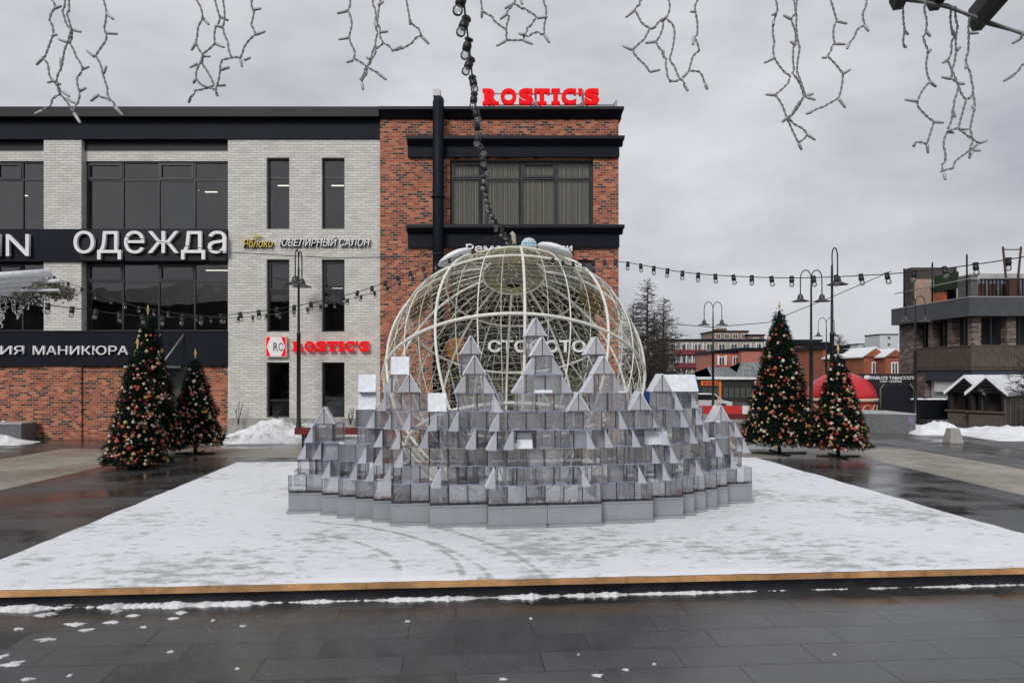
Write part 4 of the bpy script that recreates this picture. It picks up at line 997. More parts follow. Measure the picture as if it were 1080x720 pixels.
festoon([top, P(560,266,14.6), P(600,277,13.6), P(652,276,12.4), P(720,287,11.2), P(780,291.5,10.4), P(840,293,9.7), P(900,291,9.1), P(960,287,8.6), P(1020,280,8.2), P(1085,270,7.8), P(1160,256,7.4)], 'bulb string crossing the sky to the right of the bauble', .31, .9)
festoon([top, P(480,272,14.8), P(430,288,14.2), P(395,302,13.7), P(350,315,13.2), P(300,324.5,12.7), P(240,332,12.2), P(190,334.5,11.7), P(140,332.5,11.2), P(95,327,10.9), P(55,322,10.6), P(0,312,10.2), P(-60,300,9.8)], 'lower left bulb string sagging past the pale pier to the frame edge', .31, 1.0)
festoon([top+Vector((-.02,0,0)), P(470,283,15.4), P(430,295,15.6), P(392,309,15.8), P(340,322,15.9), P(290,331,16), P(240,335,16), P(190,331,16), P(140,322,15.9), P(100,309,15.8), P(56,292,15.7)], 'thin left bulb string running up to the snowy canopy', .31, .9)
def cable(pts, r, label):
    b = MB(); b.tube(pts, r, 5); tag(b.build('overhead_cable', M_black), label, 'cable', 'thin overhead cables')
cable([P(130,249,24), P(240,266,23), P(350,272,22), P(440,271,21), P(490,262,20), P(530,246,15.4)], .012, 'thin black wire across the pale brick below the jewellery sign')
cable([P(650,337,40), P(700,341,40), P(752,345,41), P(810,340,40), P(880,312,39), P(940,286,38)], .02, 'thin cable sagging over the far flats to the terrace building')

# ------------------------------------------------------------------ icicle lights hanging near the camera
M_icw = mat('clear_grey_wire', (.25,.25,.25), .35, spec=.6); M_tip = mat('frosted_led_tip', (.42,.42,.44), .3, spec=.6)
ir = random.Random(9)
IY = 2.05
def icicle(strands, tips, label, Y=IY, group='icicle light drops along the canopy edge'):
    """strands: polylines in photo pixels; tips: (x,y,dx,dy) from the joint to the end"""
    x0_ = strands[0][0]; root = empty('icicle_light', P(x0_[0], -30, Y), 0, label, 'icicle lights', group); o0 = root.location.copy()
    b = MB()
    for st_ in strands:
        pts = []
        yo = ir.uniform(-.02,.02)
        for i in range(len(st_)-1):
            a0, a1 = st_[i], st_[i+1]; n = max(2, int(math.hypot(a1[0]-a0[0], a1[1]-a0[1])/2.2))
            wob = ir.uniform(-1.6,1.6)
            for k in range(n):
                t = k/n; nx_, ny_ = -(a1[1]-a0[1]), (a1[0]-a0[0]); l = math.hypot(nx_,ny_) or 1; w_ = wob*math.sin(math.pi*t)
                pts.append(P(a0[0]+(a1[0]-a0[0])*t+nx_/l*w_, a0[1]+(a1[1]-a0[1])*t+ny_/l*w_, Y+yo))
        pts.append(P(*st_[-1], Y+yo))
        for ph in (0, math.pi):
            tw = []
            for i, p in enumerate(pts):
                t = (pts[min(i+1,len(pts)-1)]-pts[max(i-1,0)]).normalized(); s1 = t.cross(Vector((0,1,0))).normalized(); a = i*1.25+ph
                tw.append(p + (s1*math.cos(a)+Vector((0,1,0))*math.sin(a))*.0021 - o0)
            b.tube(tw, .0017, 5)
    b.build('wire', M_icw, root)
    for (tx, ty, dx, dy) in tips:
        p = P(tx, ty, Y) - o0; q = P(tx+dx, ty+dy, Y) - o0 + Vector((0, ir.uniform(-.008,.008), 0)); d = q-p
        b = MB(); b.tube([p, p+d*.25, p+d*.9, q], [.0042,.0046,.0036,.0022], 8); b.build('led_tip', M_tip, root)
def Z(ox, oy, k, pts): return [(ox+x/k, oy+y/k) for x, y in pts]
def T(ox, oy, k, lst): return [(ox+x/k, oy+y/k, (x2-x)/k, (y2-y)/k) for x, y, x2, y2 in lst]
q = (20,0,5.146)
icicle([Z(*q,[(165,-150),(178,0),(195,45),(165,110),(185,190),(140,310),(130,318),(160,370),(165,410),(185,440),(215,500),(220,515),(180,540),(170,580),(130,600)]),
        Z(*q,[(245,-150),(248,0),(235,60),(250,110),(285,160),(265,230),(240,310),(225,380),(205,430),(190,450)]),
        Z(*q,[(275,-150),(272,60),(260,80),(285,165),(275,235),(310,310),(345,375),(315,420),(328,495),(318,560),(300,610)]),
        Z(*q,[(205,460),(225,515),(260,555),(300,615)])],
       T(*q,[(195,45,240,40),(185,190,210,190),(130,315,85,348),(285,160,345,180),(265,230,212,212),(190,435,160,455),(228,315,226,370),(345,375,375,357),(328,495,370,480),(240,500,285,530),(260,535,310,565),(130,600,85,620),(300,615,342,675),(205,455,235,462)]),
       'tangled icicle light drop with crossing wires nearest the left edge')
icicle([Z(*q,[(455,-150),(458,0),(475,70),(462,150),(475,190),(455,245),(415,305),(450,380),(480,480),(497,545),(520,580)]), Z(*q,[(497,548),(460,530),(430,515)])],
       T(*q,[(475,72,518,110),(475,180,530,178),(410,308,358,268),(458,400,482,362),(520,580,560,625),(430,515,380,545)]),
       'single straight icicle light drop over the left roof, beside the tangled one')
q = (190,0,6.55)
icicle([Z(*q,[(110,-150),(112,0),(155,120),(130,170),(118,250),(110,295),(150,370),(150,400),(125,460),(110,545),(150,590),(250,625)]),
        Z(*q,[(238,-150),(240,0),(272,115),(245,185),(240,300),(160,370),(150,440),(235,590),(180,610),(100,625),(85,660),(60,690)]),
        Z(*q,[(300,-150),(298,20),(295,190),(330,290),(355,400),(290,415),(275,480),(250,600),(250,650)]),
        Z(*q,[(495,-150),(495,0),(510,80),(490,170),(520,240),(440,330),(415,400),(355,400)])],
       T(*q,[(155,125,205,178),(110,295,70,345),(150,385,212,395),(120,440,72,475),(272,115,328,135),(240,300,312,335),(110,545,82,570),(250,590,310,583),(275,485,342,463),(295,190,250,185),(500,68,565,68),(520,240,592,222),(415,405,430,465),(440,415,488,395),(70,680,50,705),(250,640,262,668)]),
       'four-stranded icicle light drop over the ОДЕЖДА sign')
q = (350,0,7.2)
icicle([Z(*q,[(135,-160),(138,0),(120,80),(150,200),(130,285),(165,370),(165,445),(230,480),(350,555)]),
        Z(*q,[(312,-160),(312,0),(325,60),(328,180),(350,250),(330,350),(300,450),(250,530),(215,600),(230,650)]),
        Z(*q,[(368,-160),(368,0),(345,180),(365,260),(390,325),(330,370),(305,440),(270,500),(260,570),(225,615)]),
        Z(*q,[(560,-160),(565,0),(590,145),(660,220),(680,270),(610,325),(460,388),(390,330)])],
       T(*q,[(120,82,35,95),(130,285,48,300),(165,455,110,475),(350,40,395,10),(365,245,425,232),(330,170,345,215),(290,450,260,430),(350,555,415,608),(228,630,240,688),(590,145,597,188),(680,275,738,332),(530,355,465,388)]),
       'icicle light drop hanging left of the overhead bulb string')
q = (500,0,12)
icicle([Z(*q,[(85,-250),(85,0),(100,130),(180,190),(250,260),(380,360),(415,420),(420,510)]),
        Z(*q,[(540,-250),(530,0),(510,50),(460,100),(415,180),(435,250),(405,360),(415,420)]),
        Z(*q,[(510,50),(600,110),(690,150),(790,225),(740,290),(670,350),(630,440),(620,510),(420,510)]),
        Z(*q,[(875,-250),(880,0),(905,80),(905,240),(890,430),(820,410),(690,465),(620,445)])],
       T(*q,[(100,130,95,215),(500,45,385,95),(415,180,325,235),(590,0,610,75),(410,512,280,590),(625,512,742,570),(625,440,565,415),(800,230,930,225),(890,440,955,555)]),
       'short icicle light drop just right of the overhead bulb string')
q = (650,0,7.2)
icicle([Z(*q,[(185,-160),(187,0),(180,40),(140,80),(185,165),(255,215),(210,300),(125,375),(130,400),(190,470),(250,545)]),
        Z(*q,[(395,-160),(398,0),(400,90),(380,135),(300,195),(255,218)]),
        Z(*q,[(380,135),(420,175),(440,280),(405,440),(440,500),(480,600),(520,640)]),
        Z(*q,[(355,165),(340,250),(300,315),(350,390),(380,450),(385,540),(410,615),(490,600)]),
        Z(*q,[(615,-160),(618,0),(600,90),(612,270),(590,280),(630,385),(580,430),(550,540),(500,590)]), Z(*q,[(550,540),(630,545),(665,620),(690,670)])],
       T(*q,[(140,78,70,135),(120,380,48,345),(255,545,335,530),(300,200,260,222),(380,130,340,175),(300,317,220,330),(355,385,358,435),(515,640,542,700),(600,88,560,88),(590,285,578,350),(540,550,505,590),(675,640,695,680),(410,615,408,628)]),
       'icicle light drop over the sky directly right of the rooftop letters')
q = (800,0,4.5)
icicle([Z(*q,[(80,-100),(82,0),(90,50),(68,120),(75,200),(75,275),(130,350),(150,365),(140,395),(78,450),(130,550),(190,680)]),
        Z(*q,[(165,-100),(168,0),(175,70),(155,95),(175,150),(165,230),(168,330),(160,345),(175,365),(215,455),(145,560),(190,600),(230,640),(190,675)]),
        Z(*q,[(180,-100),(183,0),(180,80),(195,230),(182,340),(222,455),(160,540),(120,575)])],
       T(*q,[(85,60,60,78),(75,275,28,297),(78,452,32,450),(155,92,115,75),(178,215,148,198),(220,455,260,447),(225,460,268,478),(135,560,112,580),(190,680,210,710),(230,638,272,665),(70,100,68,125)]),
       'long looping icicle light drop left of the single right-hand drop')
icicle([Z(*q,[(340,-100),(342,0),(372,100),(355,155),(362,205),(345,240),(330,270),(400,350),(380,465),(305,508),(245,535)])],
       T(*q,[(372,100,418,117),(362,208,412,213),(325,272,303,272),(400,350,435,332),(380,468,415,512),(250,533,225,540)]),
       'single icicle light drop ending in a hook high over the right sky')
icicle([Z(*q,[(515,-100),(513,0),(495,60),(505,120),(465,145),(430,205)])], T(*q,[(503,120,518,155),(430,205,416,237)]), 'short icicle light drop before the dark rafters')
q = (930,0,3.6)
icicle([Z(*q,[(165,10),(167,60),(168,115),(157,140),(175,190),(168,240),(183,310),(135,385),(150,420),(198,462),(172,545)]), Z(*q,[(172,548),(130,540),(118,555)])],
       T(*q,[(168,120,185,140),(175,200,190,187),(183,310,213,327),(133,385,88,378),(198,463,240,463),(172,548,182,580),(125,545,116,560)]),
       'right icicle light drop with one wire, between the rafters')
icicle([Z(*q,[(265,25),(265,110),(275,140),(265,185),(250,230),(290,320),(320,380),(290,487),(250,500),(235,560),(240,610)]),
        Z(*q,[(280,25),(288,100),(280,160),(275,240),(265,300),(290,320),(275,380),(268,420),(250,490)]),
        Z(*q,[(335,65),(330,130),(328,200),(322,250),(340,310),(345,350),(350,420),(335,490),(290,487),(370,545),(280,610),(270,640),(225,655),(228,625),(242,600)]),
        Z(*q,[(335,490),(345,540),(335,590)])],
       T(*q,[(268,115,278,150),(282,195,297,180),(250,228,230,240),(262,300,222,295),(295,317,320,317),(330,127,370,125),(322,245,313,265),(330,375,352,355),(268,418,280,447),(345,400,350,425),(250,500,276,504),(372,543,407,530),(340,580,330,603),(345,570,370,575),(237,660,238,685)]),
       'densest right icicle light drop, a web of three wires below the last rafter')
icicle([Z(*q,[(80,30),(83,90),(85,130),(85,180)])], T(*q,[(85,118,98,135),(85,175,88,185)]), 'very short icicle light stub below the first rafter', IY)
icicle([Z(*q,[(620,130),(560,225),(530,250),(500,285)]), Z(*q,[(600,40),(540,130),(530,145)])], T(*q,[(500,285,460,310),(530,145,497,165)]), 'icicle light drop cut by the right frame edge')
# supply wire along the canopy edge and rafter ends
b = MB(); main = [P(-60,-34,IY+.02), P(300,-36,IY+.02), P(640,-34,IY+.02), P(860,-22,IY+.02), P(950,-3,IY+.02), P(1000,8,IY+.02), P(1040,22,IY+.02), P(1090,40,IY+.02), P(1150,70,IY+.02)]
for oz in (0, .010): b.tube([p+Vector((0,oz*.6,oz*(1 if i % 2 else -.4))) for i, p in enumerate(main)], .0045, 6)
tag(b.build('supply_wire', M_icw), 'twisted grey wire slanting across the rafters, from which icicle drops hang', 'cable')
M_beam = mat('weathered_beam', (.30,.30,.29), .7, var=.25, vscale=18); M_beamd = mat('dark_beam', (.035,.034,.033), .6)
def rafter(p0, p1, w_, h_, label, rib=True):
    a, c = Vector(p0), Vector(p1); d = (c-a).normalized(); s1 = d.cross(Vector((0,0,1))).normalized()*w_; u_ = s1.cross(d).normalized()*h_
    t = empty('rafter', a, 0, label, 'beam', 'rafter ends of the canopy'); b = MB(); L = (c-a)
    pts = [-s1-u_*.2, -s1*.55-u_*.9, s1*.55-u_*.9, s1-u_*.2, s1+u_, -s1+u_]
    b.prism([Vector(p) for p in pts], L); b.build('beam', M_beamd, t)
    if rib:
        b = MB()
        for k in range(3): o_ = -s1*1.03 + u_*(.0+.38*k); b.tube([o_, o_+L], h_*.13, 6)
        b.build('edge_strip', M_beam, t)
    return t
rafter(P(1030,22,2.12), P(1100,-60,1.75), .022, .034, 'largest rafter end, grey ribbed, at the top right corner')
rafter(P(985,2,2.12), P(1030,-70,1.8), .022, .03, 'middle dark rafter end between two others at the top right', True)
rafter(P(947,-1,2.12), P(975,-70,1.8), .024, .036, 'leftmost rafter end of the three at the top right', True)

# ------------------------------------------------------------------ snowy canopy at the left edge
CYL = 15.6
can = empty('snowy_canopy', P(-40,320,CYL), 0, 'canopy roof under white snow-covered battens at the left edge, lights hanging below', 'canopy'); co = can.location.copy()
for k in range(5):
    p0 = P(-120, 304+k*6.5, CYL-2.6) ; p1 = P(54-k*11, 287.5+k*5, CYL-.9-.05*k)
    b = MB(); b.tube([p0-co, p0.lerp(p1,.5)-co+Vector((0,0,.03)), p1-co], .085, 10); b.build('batten', M_snow, can)
def leafy(b, p0, p1, n, spread, sz, rg):
    for i in range(n):
        p = Vector(p0).lerp(Vector(p1), rg.random()) + Vector((rg.gauss(0,spread*.6), rg.gauss(0,spread*.5), rg.gauss(0,spread)))
        d = Vector((rg.uniform(-1,1),rg.uniform(-1,1),rg.uniform(-1,.4))).normalized()*sz*rg.uniform(.5,1.3); s_ = d.orthogonal().normalized()*sz*.3
        b.add([p-s_, p+d, p+s_], [(0,1,2)])
rg = random.Random(4); M_gar = mat('grey_garland', (.26,.25,.21), .8, var=.5, vscale=30)
b = MB(); leafy(b, P(-10,313,CYL-.7)-co, P(50,296,CYL-.5)-co, 700, .07, .08, rg); leafy(b, P(20,311,CYL-.4)-co, P(78,309,CYL)-co, 700, .06, .08, rg); leafy(b, P(50,297,CYL-.4)-co, P(77,309,CYL)-co, 400, .06, .08, rg); b.build('garland', M_gar, can)
b = MB(); b.tube([P(18,306.5,CYL-.9)-co, P(62,306,CYL-.9)-co], .03, 6); b.tube([P(42,297,CYL-.9)-co, P(64,296,CYL-.9)-co], .045, 6); b.build('batten', M_snow, can)
b = MB(); b.tube([P(-40,300,CYL+.8)-co, P(-40,500,CYL+.8)-co], .09, 8); b.build('post', M_brown, can)
M_icefar = mat('white_icicle_wire', (.62,.62,.64), .5)
net = MB()
for i in range(16):
    x_ = -6+i*3.6; y_ = 311+rg.uniform(-2,2); pts = [P(x_, y_, CYL-.4)-co]
    for k in range(rg.randint(4,8)):
        x_ += rg.uniform(-4.2,4.2); y_ += rg.uniform(2.5,5.5)*(1 if x_ < 30 else .7); p = P(x_, y_, CYL-.4+rg.uniform(-.1,.1))-co; pts.append(p)
        net.tube([p, p+Vector((rg.uniform(-.07,.07),0,rg.uniform(-.06,.03)))], .010, 4)
    net.tube(pts, .008, 4)
net.build('icicle_net', M_icefar, can)

# ------------------------------------------------------------------ snow heaps, planters, benches, small street furniture
def heap(name, x0, x1, y0, y1, h, seed, m, label, skew=0, nx=70, ny=26, pw=.7):
    b = MB()
    for j in range(ny+1):
        for i in range(nx+1):
            f, g_ = i/nx, j/ny; e = (max(0,math.sin(math.pi*f))**pw)*(max(0,math.sin(math.pi*g_))**.75)
            z = h*e*(.72+.42*noise.noise((f*4+seed, g_*2.2, seed))+.22*noise.noise((f*13, g_*7, seed))+.12*noise.noise((f*34, g_*15, seed)))*(1+skew*(f-.5))
            b.v.append((x0+(x1-x0)*f+.1*noise.noise((g_*5,f*9,seed)), y0+(y1-y0)*g_+.15*noise.noise((f*8,seed,g_*3)), max(-.01, z) if 0 < i < nx and 0 < j < ny else -.01))
    for j in range(ny):
        for i in range(nx): b.face((j*(nx+1)+i, j*(nx+1)+i+1, (j+1)*(nx+1)+i+1, (j+1)*(nx+1)+i), 0, True)
    return tag(b.build(name, m), label, 'snow heap', 'shovelled snow heaps')
heap('snow_heap', fx(222)*.985, fx(410)*.97, 25.2, 26.75, .80, 3.1, M_snow_dirty, 'long dirty snow heap against the pale brick wall behind the red bench', -.35, 110)
heap('snow_heap', -20, fx(62), 24.7, 26.0, .55, 8.2, M_snow, 'low snow heap in front of the granite planter at the left edge', -1.2)
heap('snow_heap', fx(-60), fx(30), 26.0, 26.85, 1.0, 5.5, M_snow, 'snow lying on top of the left granite planter', 0)
Yh = 29.5
heap('snow_heap', P(955,0,Yh).x, P(1040,0,Yh).x, 28.6, 31, .50, 2.4, M_snow, 'snow heap beside the right granite planter', -1.3)
Yh = 28
heap('snow_heap', P(1022,0,Yh).x, P(1130,0,Yh).x, 26.2, 30.5, .62, 6.4, M_snow, 'snow heap cut off by the right frame edge')
heap('snow_heap', P(745,0,38).x, P(835,0,38).x, 37.2, 39.2, .75, 1.4, M_snow, 'snow bank behind the red barrier beside the tall right fir')
def planter(x0, y0, x1, y1, h, label, skew=0):
    t = empty('planter', ((x0+x1)/2, (y0+y1)/2, 0), 0, label, 'planter', 'granite planters'); w_, d_ = (x1-x0)/2, (y1-y0)/2; b = MB()
    b.prism([(-w_,-d_+skew,0),(w_,-d_,0),(w_,d_,0),(-w_,d_+skew,0)], (0,0,h-.03)); b.build('planter_box', M_granite, t)
    b = MB(); b.prism([(-w_-.02,-d_-.02+skew,h-.03),(w_+.02,-d_-.02,h-.03),(w_+.02,d_+.02,h-.03),(-w_-.02,d_+.02+skew,h-.03)], (0,0,.05)); b.build('coping', mat('pale_coping', (.42,.42,.42), .6, var=.2), t); return t
planter(fx(-80), 25.9, fx(41.5), 26.75, .66, 'grey granite planter heaped with snow at the left edge', -.8)
t = planter(P(912,0,29).x, 29.2, P(968.5,0,29).x, 31.5, .80, 'grey granite planter with a lilac sticker, right of the small fir', 1.0)
b = MB(); w_ = (P(968.5,0,29).x-P(912,0,29).x)/2; d2 = 1.15; dd = 1.0/w_; b.prism([(w_-.24,-d2-.012+.12*dd,.45),(w_-.06,-d2-.012+.03*dd,.45),(w_-.06,-d2-.012+.03*dd,.68),(w_-.24,-d2-.012+.12*dd,.68)],(0,.02,0)); b.build('sticker', mat('lilac_sticker', (.22,.15,.30), .6), t)
def bench(px, Y, L, label):
    t = empty('bench', ((px-CX)*Y/F, Y, 0), 0, label, 'bench', 'dark red benches'); b = MB()
    for k in range(4): b.box(-L/2, -.24+k*.125, .40, L/2, -.24+k*.125+.105, .47)
    b.box(-L/2, -.262, .36, L/2, -.242, .60); b.build('seat', M_darkred, t)
    for sx in (-1, 1):
        for dy in (-.2, .18): b = MB(); b.box(sx*(L/2-.28)-.04, dy-.03, 0, sx*(L/2-.28)+.04, dy+.03, .40); b.build('leg', M_black, t)
    return t
bt = bench(355, 25.0, 2.75, 'long red bench in front of the snow heap, partly behind the castle'); bb = bench(772, 33, 2.0, 'short dark red bench between the castle and the tall right fir')
b = MB()
for i in range(9): b.sphere((-.9+i*.22+rnd.uniform(-.05,.05), 0, .49), rnd.uniform(.08,.15), 10, 6, 0, (1.3,1,.55))
tag(b.build('seat_snow', M_snow, bt), kind='stuff')
# concrete bollard
t = MB(); Yb = GY(467); t.prism([(-.24,-.24,0),(.24,-.24,0),(.24,.24,0),(-.24,.24,0)], (0,0,.02)); v0 = len(t.v)
t.add([(-.24,-.24,.02),(.24,-.24,.02),(.24,.24,.02),(-.24,.24,.02),(-.15,-.15,.52),(.15,-.15,.52),(.15,.15,.52),(-.15,.15,.52)], [(0,1,5,4),(1,2,6,5),(2,3,7,6),(3,0,4,7),(4,5,6,7)])
o = t.build('bollard', M_concrete, None, ((1005-CX)*Yb/F, Yb, 0), .02); tag(o, 'tapered concrete bollard between the two right snow heaps', 'bollard')
# red and white barrier
Yb = 36; t = empty('road_barrier', ((757-CX)*Yb/F, Yb, 0), 0, 'red and white barrier behind the castle, left of the tall right fir', 'barrier')
b = MB(); b.box(-1.25,-.05,.42,1.2,.05,.82); b.build('panel', M_red, t); b = MB(); b.box(1.21,-.05,.42,1.75,.05,.82); b.box(-1.6,-.05,.42,-1.26,.05,.82); b.build('white_panel', M_white, t)
b = MB(); b.box(-1.7,-.12,0,1.85,.12,.415); b.build('concrete_base', M_concrete, t)
# white car
Yc = 46; car = empty('parked_car', ((741-CX)*Yc/F, Yc, 0), R(8), 'white parked car seen between the castle and the dark pavilion', 'car')
prof = [(-2.1,.35),(2.1,.35),(2.15,.75),(1.35,.9),(.7,1.42),(-.9,1.45),(-1.75,.95),(-2.15,.85)]
b = MB(); b.prism([(x_,-.82,z_) for x_, z_ in prof], (0,1.64,0)); b.build('body', mat('car_white', (.75,.75,.76), .25), car, None, .06)
b = MB(); b.prism([(x_,-.835,z_) for x_, z_ in [(1.15,.92),(.62,1.34),(-.85,1.36),(-1.5,.95)]], (0,1.67,0)); b.build('window', mat('car_glass', (.02,.022,.025), .08), car)
for x_ in (-1.35,1.35):
    for y_ in (-.78,.78):
        b = MB(); b.lathe((x_,y_-.1,.33), [(.33,0),(.33,.2)], 18, 0, (0,1,0)); wh = b.build('wheel', M_black, car); b = MB(); b.lathe((x_,y_-.115,.33), [(.19,0),(.19,.23)], 14, 0, (0,1,0)); b.build('rim', M_steel_grey, wh)
car.scale = (.8,.8,.8)
for y_ in (-.55,.55): b = MB(); b.box(2.10,y_-.18,.62,2.165,y_+.18,.75); b.build('headlight', M_white, car)
# blue sign board behind the castle
Yb = 40; t = empty('info_board', ((684-CX)*Yb/F, Yb, 0), 0, 'small blue board on a post seen right of the bauble', 'sign'); b = MB(); b.box(-.35,-.03,.75,.35,.03,1.5); b.build('panel', M_blue, t); b = MB(); b.box(-.04,.035,0,.04,.09,1.4); b.build('post', M_steel_grey, t)

# ------------------------------------------------------------------ red dome kiosk
Yk = 36; kx = (887-CX)*Yk/F
t = empty('dome_kiosk', (kx, Yk, 0), 0, 'red dome-shaped kiosk with a cream band behind the small right fir', 'kiosk')
b = MB(); b.lathe((0,0,0), [(1.62*math.cos(a),1.22+1.26*math.sin(a)) for a in [R(90)*i/14 for i in range(14)]]+[(1e-4,2.48)], 36); b.build('roof', mat('red_vinyl', (.55,.02,.025), .35), t)
b = MB(); b.lathe((0,0,0), [(1.62,1.06),(1.68,1.08),(1.68,1.2),(1.63,1.219)], 36); b.build('band', mat('cream_band', (.62,.5,.36), .6), t)
b = MB(); b.lathe((0,0,0), [(1.5,0),(1.55,.3),(1.58,1.059)], 36); b.build('wall', mat('red_panel', (.32,.03,.025), .5), t)
b = MB()
for k in range(7):
    a0 = R(195+k*24); pts = [(1.60*math.cos(a0+R(10)*math.cos(q_)), 1.60*math.sin(a0+R(10)*math.cos(q_)), .58+.32*math.sin(q_)) for q_ in [2*math.pi*i/14 for i in range(14)]]
    b.tube(pts, .035, 5, closed=True)
b.build('gilt_ornament', mat('gilt', (.55,.38,.2), .5), t)

# ------------------------------------------------------------------ dark terrace building on the right
TX, TY = 23.95, 38.0
tb = empty('terrace_building', (TX, TY, 0), 0, 'dark two-storey building with roof terrace and brick piers at the right edge', 'building')
def tp(b, name, m, parent=None): return b.build(name, m, parent or tb)
L_, D_ = 26, 7.8
zb0, zb1 = 5.43, 6.40
b = MB(); b.box(0,0,zb0,L_,D_,zb1); tp(b, 'parapet', mat('slate_cladding', (.060,.064,.072), .6, var=.25, vscale=2.5))
b = MB(); b.box(-.03,-.03,zb1+.001,L_,D_,zb1+.05); tp(b, 'coping', M_steel_grey)
b = MB(); # brick: rear side block and piers of the upper floor
b.box(.5, 6.0, 0, 1.0, D_, zb0-.001); b.box(1.0, 7.2, 0, L_, D_-.01, zb0-.002)
for y_ in (.5, 2.3, 4.2): b.box(.5, y_, 2.75, .95, y_+.42, zb0-.001)
for x_ in (2.3, 6.2, 10.5, 15): b.box(x_, .5, 2.75, x_+.5, .95, zb0-.001)
b.box(.5, 4.9, 0, .9, 5.99, 2.74)
tp(b, 'brick_pier', M_dark_brick)
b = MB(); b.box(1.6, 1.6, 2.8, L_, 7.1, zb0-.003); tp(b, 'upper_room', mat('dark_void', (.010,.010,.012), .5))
f = MB()
for y_ in (.95,1.55,2.78,3.4,4.7,5.3): f.box(.72, y_, 3.8, .78, y_+.06, zb0-.003)
for x_ in (1.0,1.6,3.1,4.1,5.1,7,8,9): f.box(x_, .72, 3.8, x_+.06, .78, zb0-.003)
tp(f, 'window_frame', M_frame)
b = MB(); # slatted balcony fence
i = 0
while i*.16 < 5.4: b.box(.30, .3+i*.16, 2.75, .345, .3+i*.16+.15, 3.85); i += 1
i = 0
while i*.16 < L_-1: b.box(.35+i*.16, .30, 2.75, .35+i*.16+.15, .345, 3.85); i += 1
b.box(.26,.26,3.86,.40,5.75,3.92); b.box(.40,.26,3.86,L_,.40,3.92); b.box(.31,.36,2.6,6,6,2.74)
tp(b, 'balcony_fence', M_brown)
b = MB(); b.box(.45, .45, 2.0, 9.5, .5, 2.59); b.box(.45, .5, 2.0, .5, 4.8, 2.59); tp(b, 'fascia', mat('slate_blue', (.035,.04,.055), .5))
b = MB(); b.box(.8, .9, 0, 9, .95, 2.3); b.box(.8,.95,0,.85,4.8,2.3); tp(b, 'ground_floor_wall', mat('pale_render', (.50,.51,.52), .8, var=.12))
b = MB(); b.box(.62, 1.0, 1.35, .78, 4.2, 1.98); b.box(1.1, .72, 1.35, 3.4, .88, 1.98); tp(b, 'white_panel', M_white)
# roof terrace
b = MB(); b.box(.25, 5.95, zb1+.051, 3.0, 6.7, zb1+2.42); tp(b, 'stair_tower', mat('tower_dark', (.05,.038,.036), .7, var=.2))
b = MB(); b.box(.40, 5.85, zb1+.051, 1.6, 5.93, zb1+1.7); tp(b, 'terrace_screen', mat('peach_render', (.36,.25,.19), .8, var=.15))
b = MB(); b.box(.25, 1.45, zb1+.65, .35, 3.6, zb1+1.55); tp(b, 'hedge_panel', mat('artificial_hedge', (.012,.035,.010), .9, var=.6, vscale=12))
b = MB(); b.box(.24,.25,zb1+.051,.6,1.4,zb1+1.2); tp(b, 'terrace_wall', mat('grey_boards', (.10,.10,.097), .7, var=.25, vscale=6))
b = MB()
for (y_, z_) in ((2.75,.6),(3.1,.75),(3.4,.65)): b.box(.30,y_,zb1+.06,.5,y_+.28,zb1+z_)
tp(b, 'orange_chair_stack', mat('rust_orange', (.40,.10,.03), .7))
b = MB()
for (x_, y_, h_) in ((.1,.35,2.3),(.1,3.5,2.35),(.1,6.5,2.45),(1.2,3.2,1.9)): b.tube([(x_,y_,zb1),(x_,y_,zb1+h_)], .045, 6)
for x_ in [.95+.2*k for k in range(90)]: b.box(x_, .5, zb1+.06, x_+.05, .55, zb1+.98)
b.box(.9,.47,zb1+.981,22,.58,zb1+1.05)
tp(b, 'terrace_railing', M_trim2)
b = MB()
for k in range(26): x_ = 1.0+.62*k; b.box(x_, .8, zb1+.06, x_+.42, .84, zb1+.42); b.box(x_+.05, .85, zb1+.43, x_+.37, .89, zb1+.80)
tp(b, 'terrace_seat', mat('terrace_seat_wood', (.12,.05,.03), .7, var=.4))
b = MB(); b.box(1.3, 1.9, zb1+1.15, 22, 6, zb1+1.5); tp(b, 'pergola_roof', mat('pale_canvas', (.42,.42,.42), .8, var=.1))
b = MB(); b.box(1.5, 1.9, zb1+.06, 22, 2.0, zb1+1.14); tp(b, 'pergola_glazing', mat('pale_glazing', (.13,.14,.16), .2, var=.5, vscale=2))
b = MB()
for d_ in (-1, 1): b.tube([(2.45+.22*d_,.3,zb1), (2.45+.48*d_,.3,zb1+2.7)], .055, 6)
b.tube([(1.98,.3,zb1+2.55),(2.92,.3,zb1+2.55)], .03, 5); b.box(2.25,.22,zb1+.05,2.65,.4,zb1+.95); tp(b, 'steel_pylon', mat('rusty_steel', (.055,.025,.018), .7))
b = MB(); b.tube([(.1,.1,zb1+1.0),(.1,7.6,zb1+1.0)], .03, 5); b.tube([(.1,.1,zb1+1.0),(2.2,.1,zb1+1.0)], .03, 5); tp(b, 'handrail', M_steel_grey)
# row of dark containers beside its wall
Yb = 37; b = MB(); x0_ = (963-CX)*Yb/F; t = empty('waste_container', (x0_+.8, Yb, 0), 0, 'black waste container with snow on its lid, beside the pale wall', 'container')
b.prism([(-.75,-.5,.1),(.75,-.5,.1),(.8,-.55,1.0),(-.8,-.55,1.0)], (0,1.0,0)); b.build('container_body', M_trim2, t); b = MB(); b.box(-.82,-.58,1.001,.82,.5,1.09); b.build('lid', M_trim, t)
b = MB()
for k in range(8): b.sphere((-.7+.2*k, rnd.uniform(-.3,.2), 1.09), .14, 10, 6, 0, (1.2,1.6,.5))
tag(b.build('lid_snow', M_snow, t), kind='stuff')
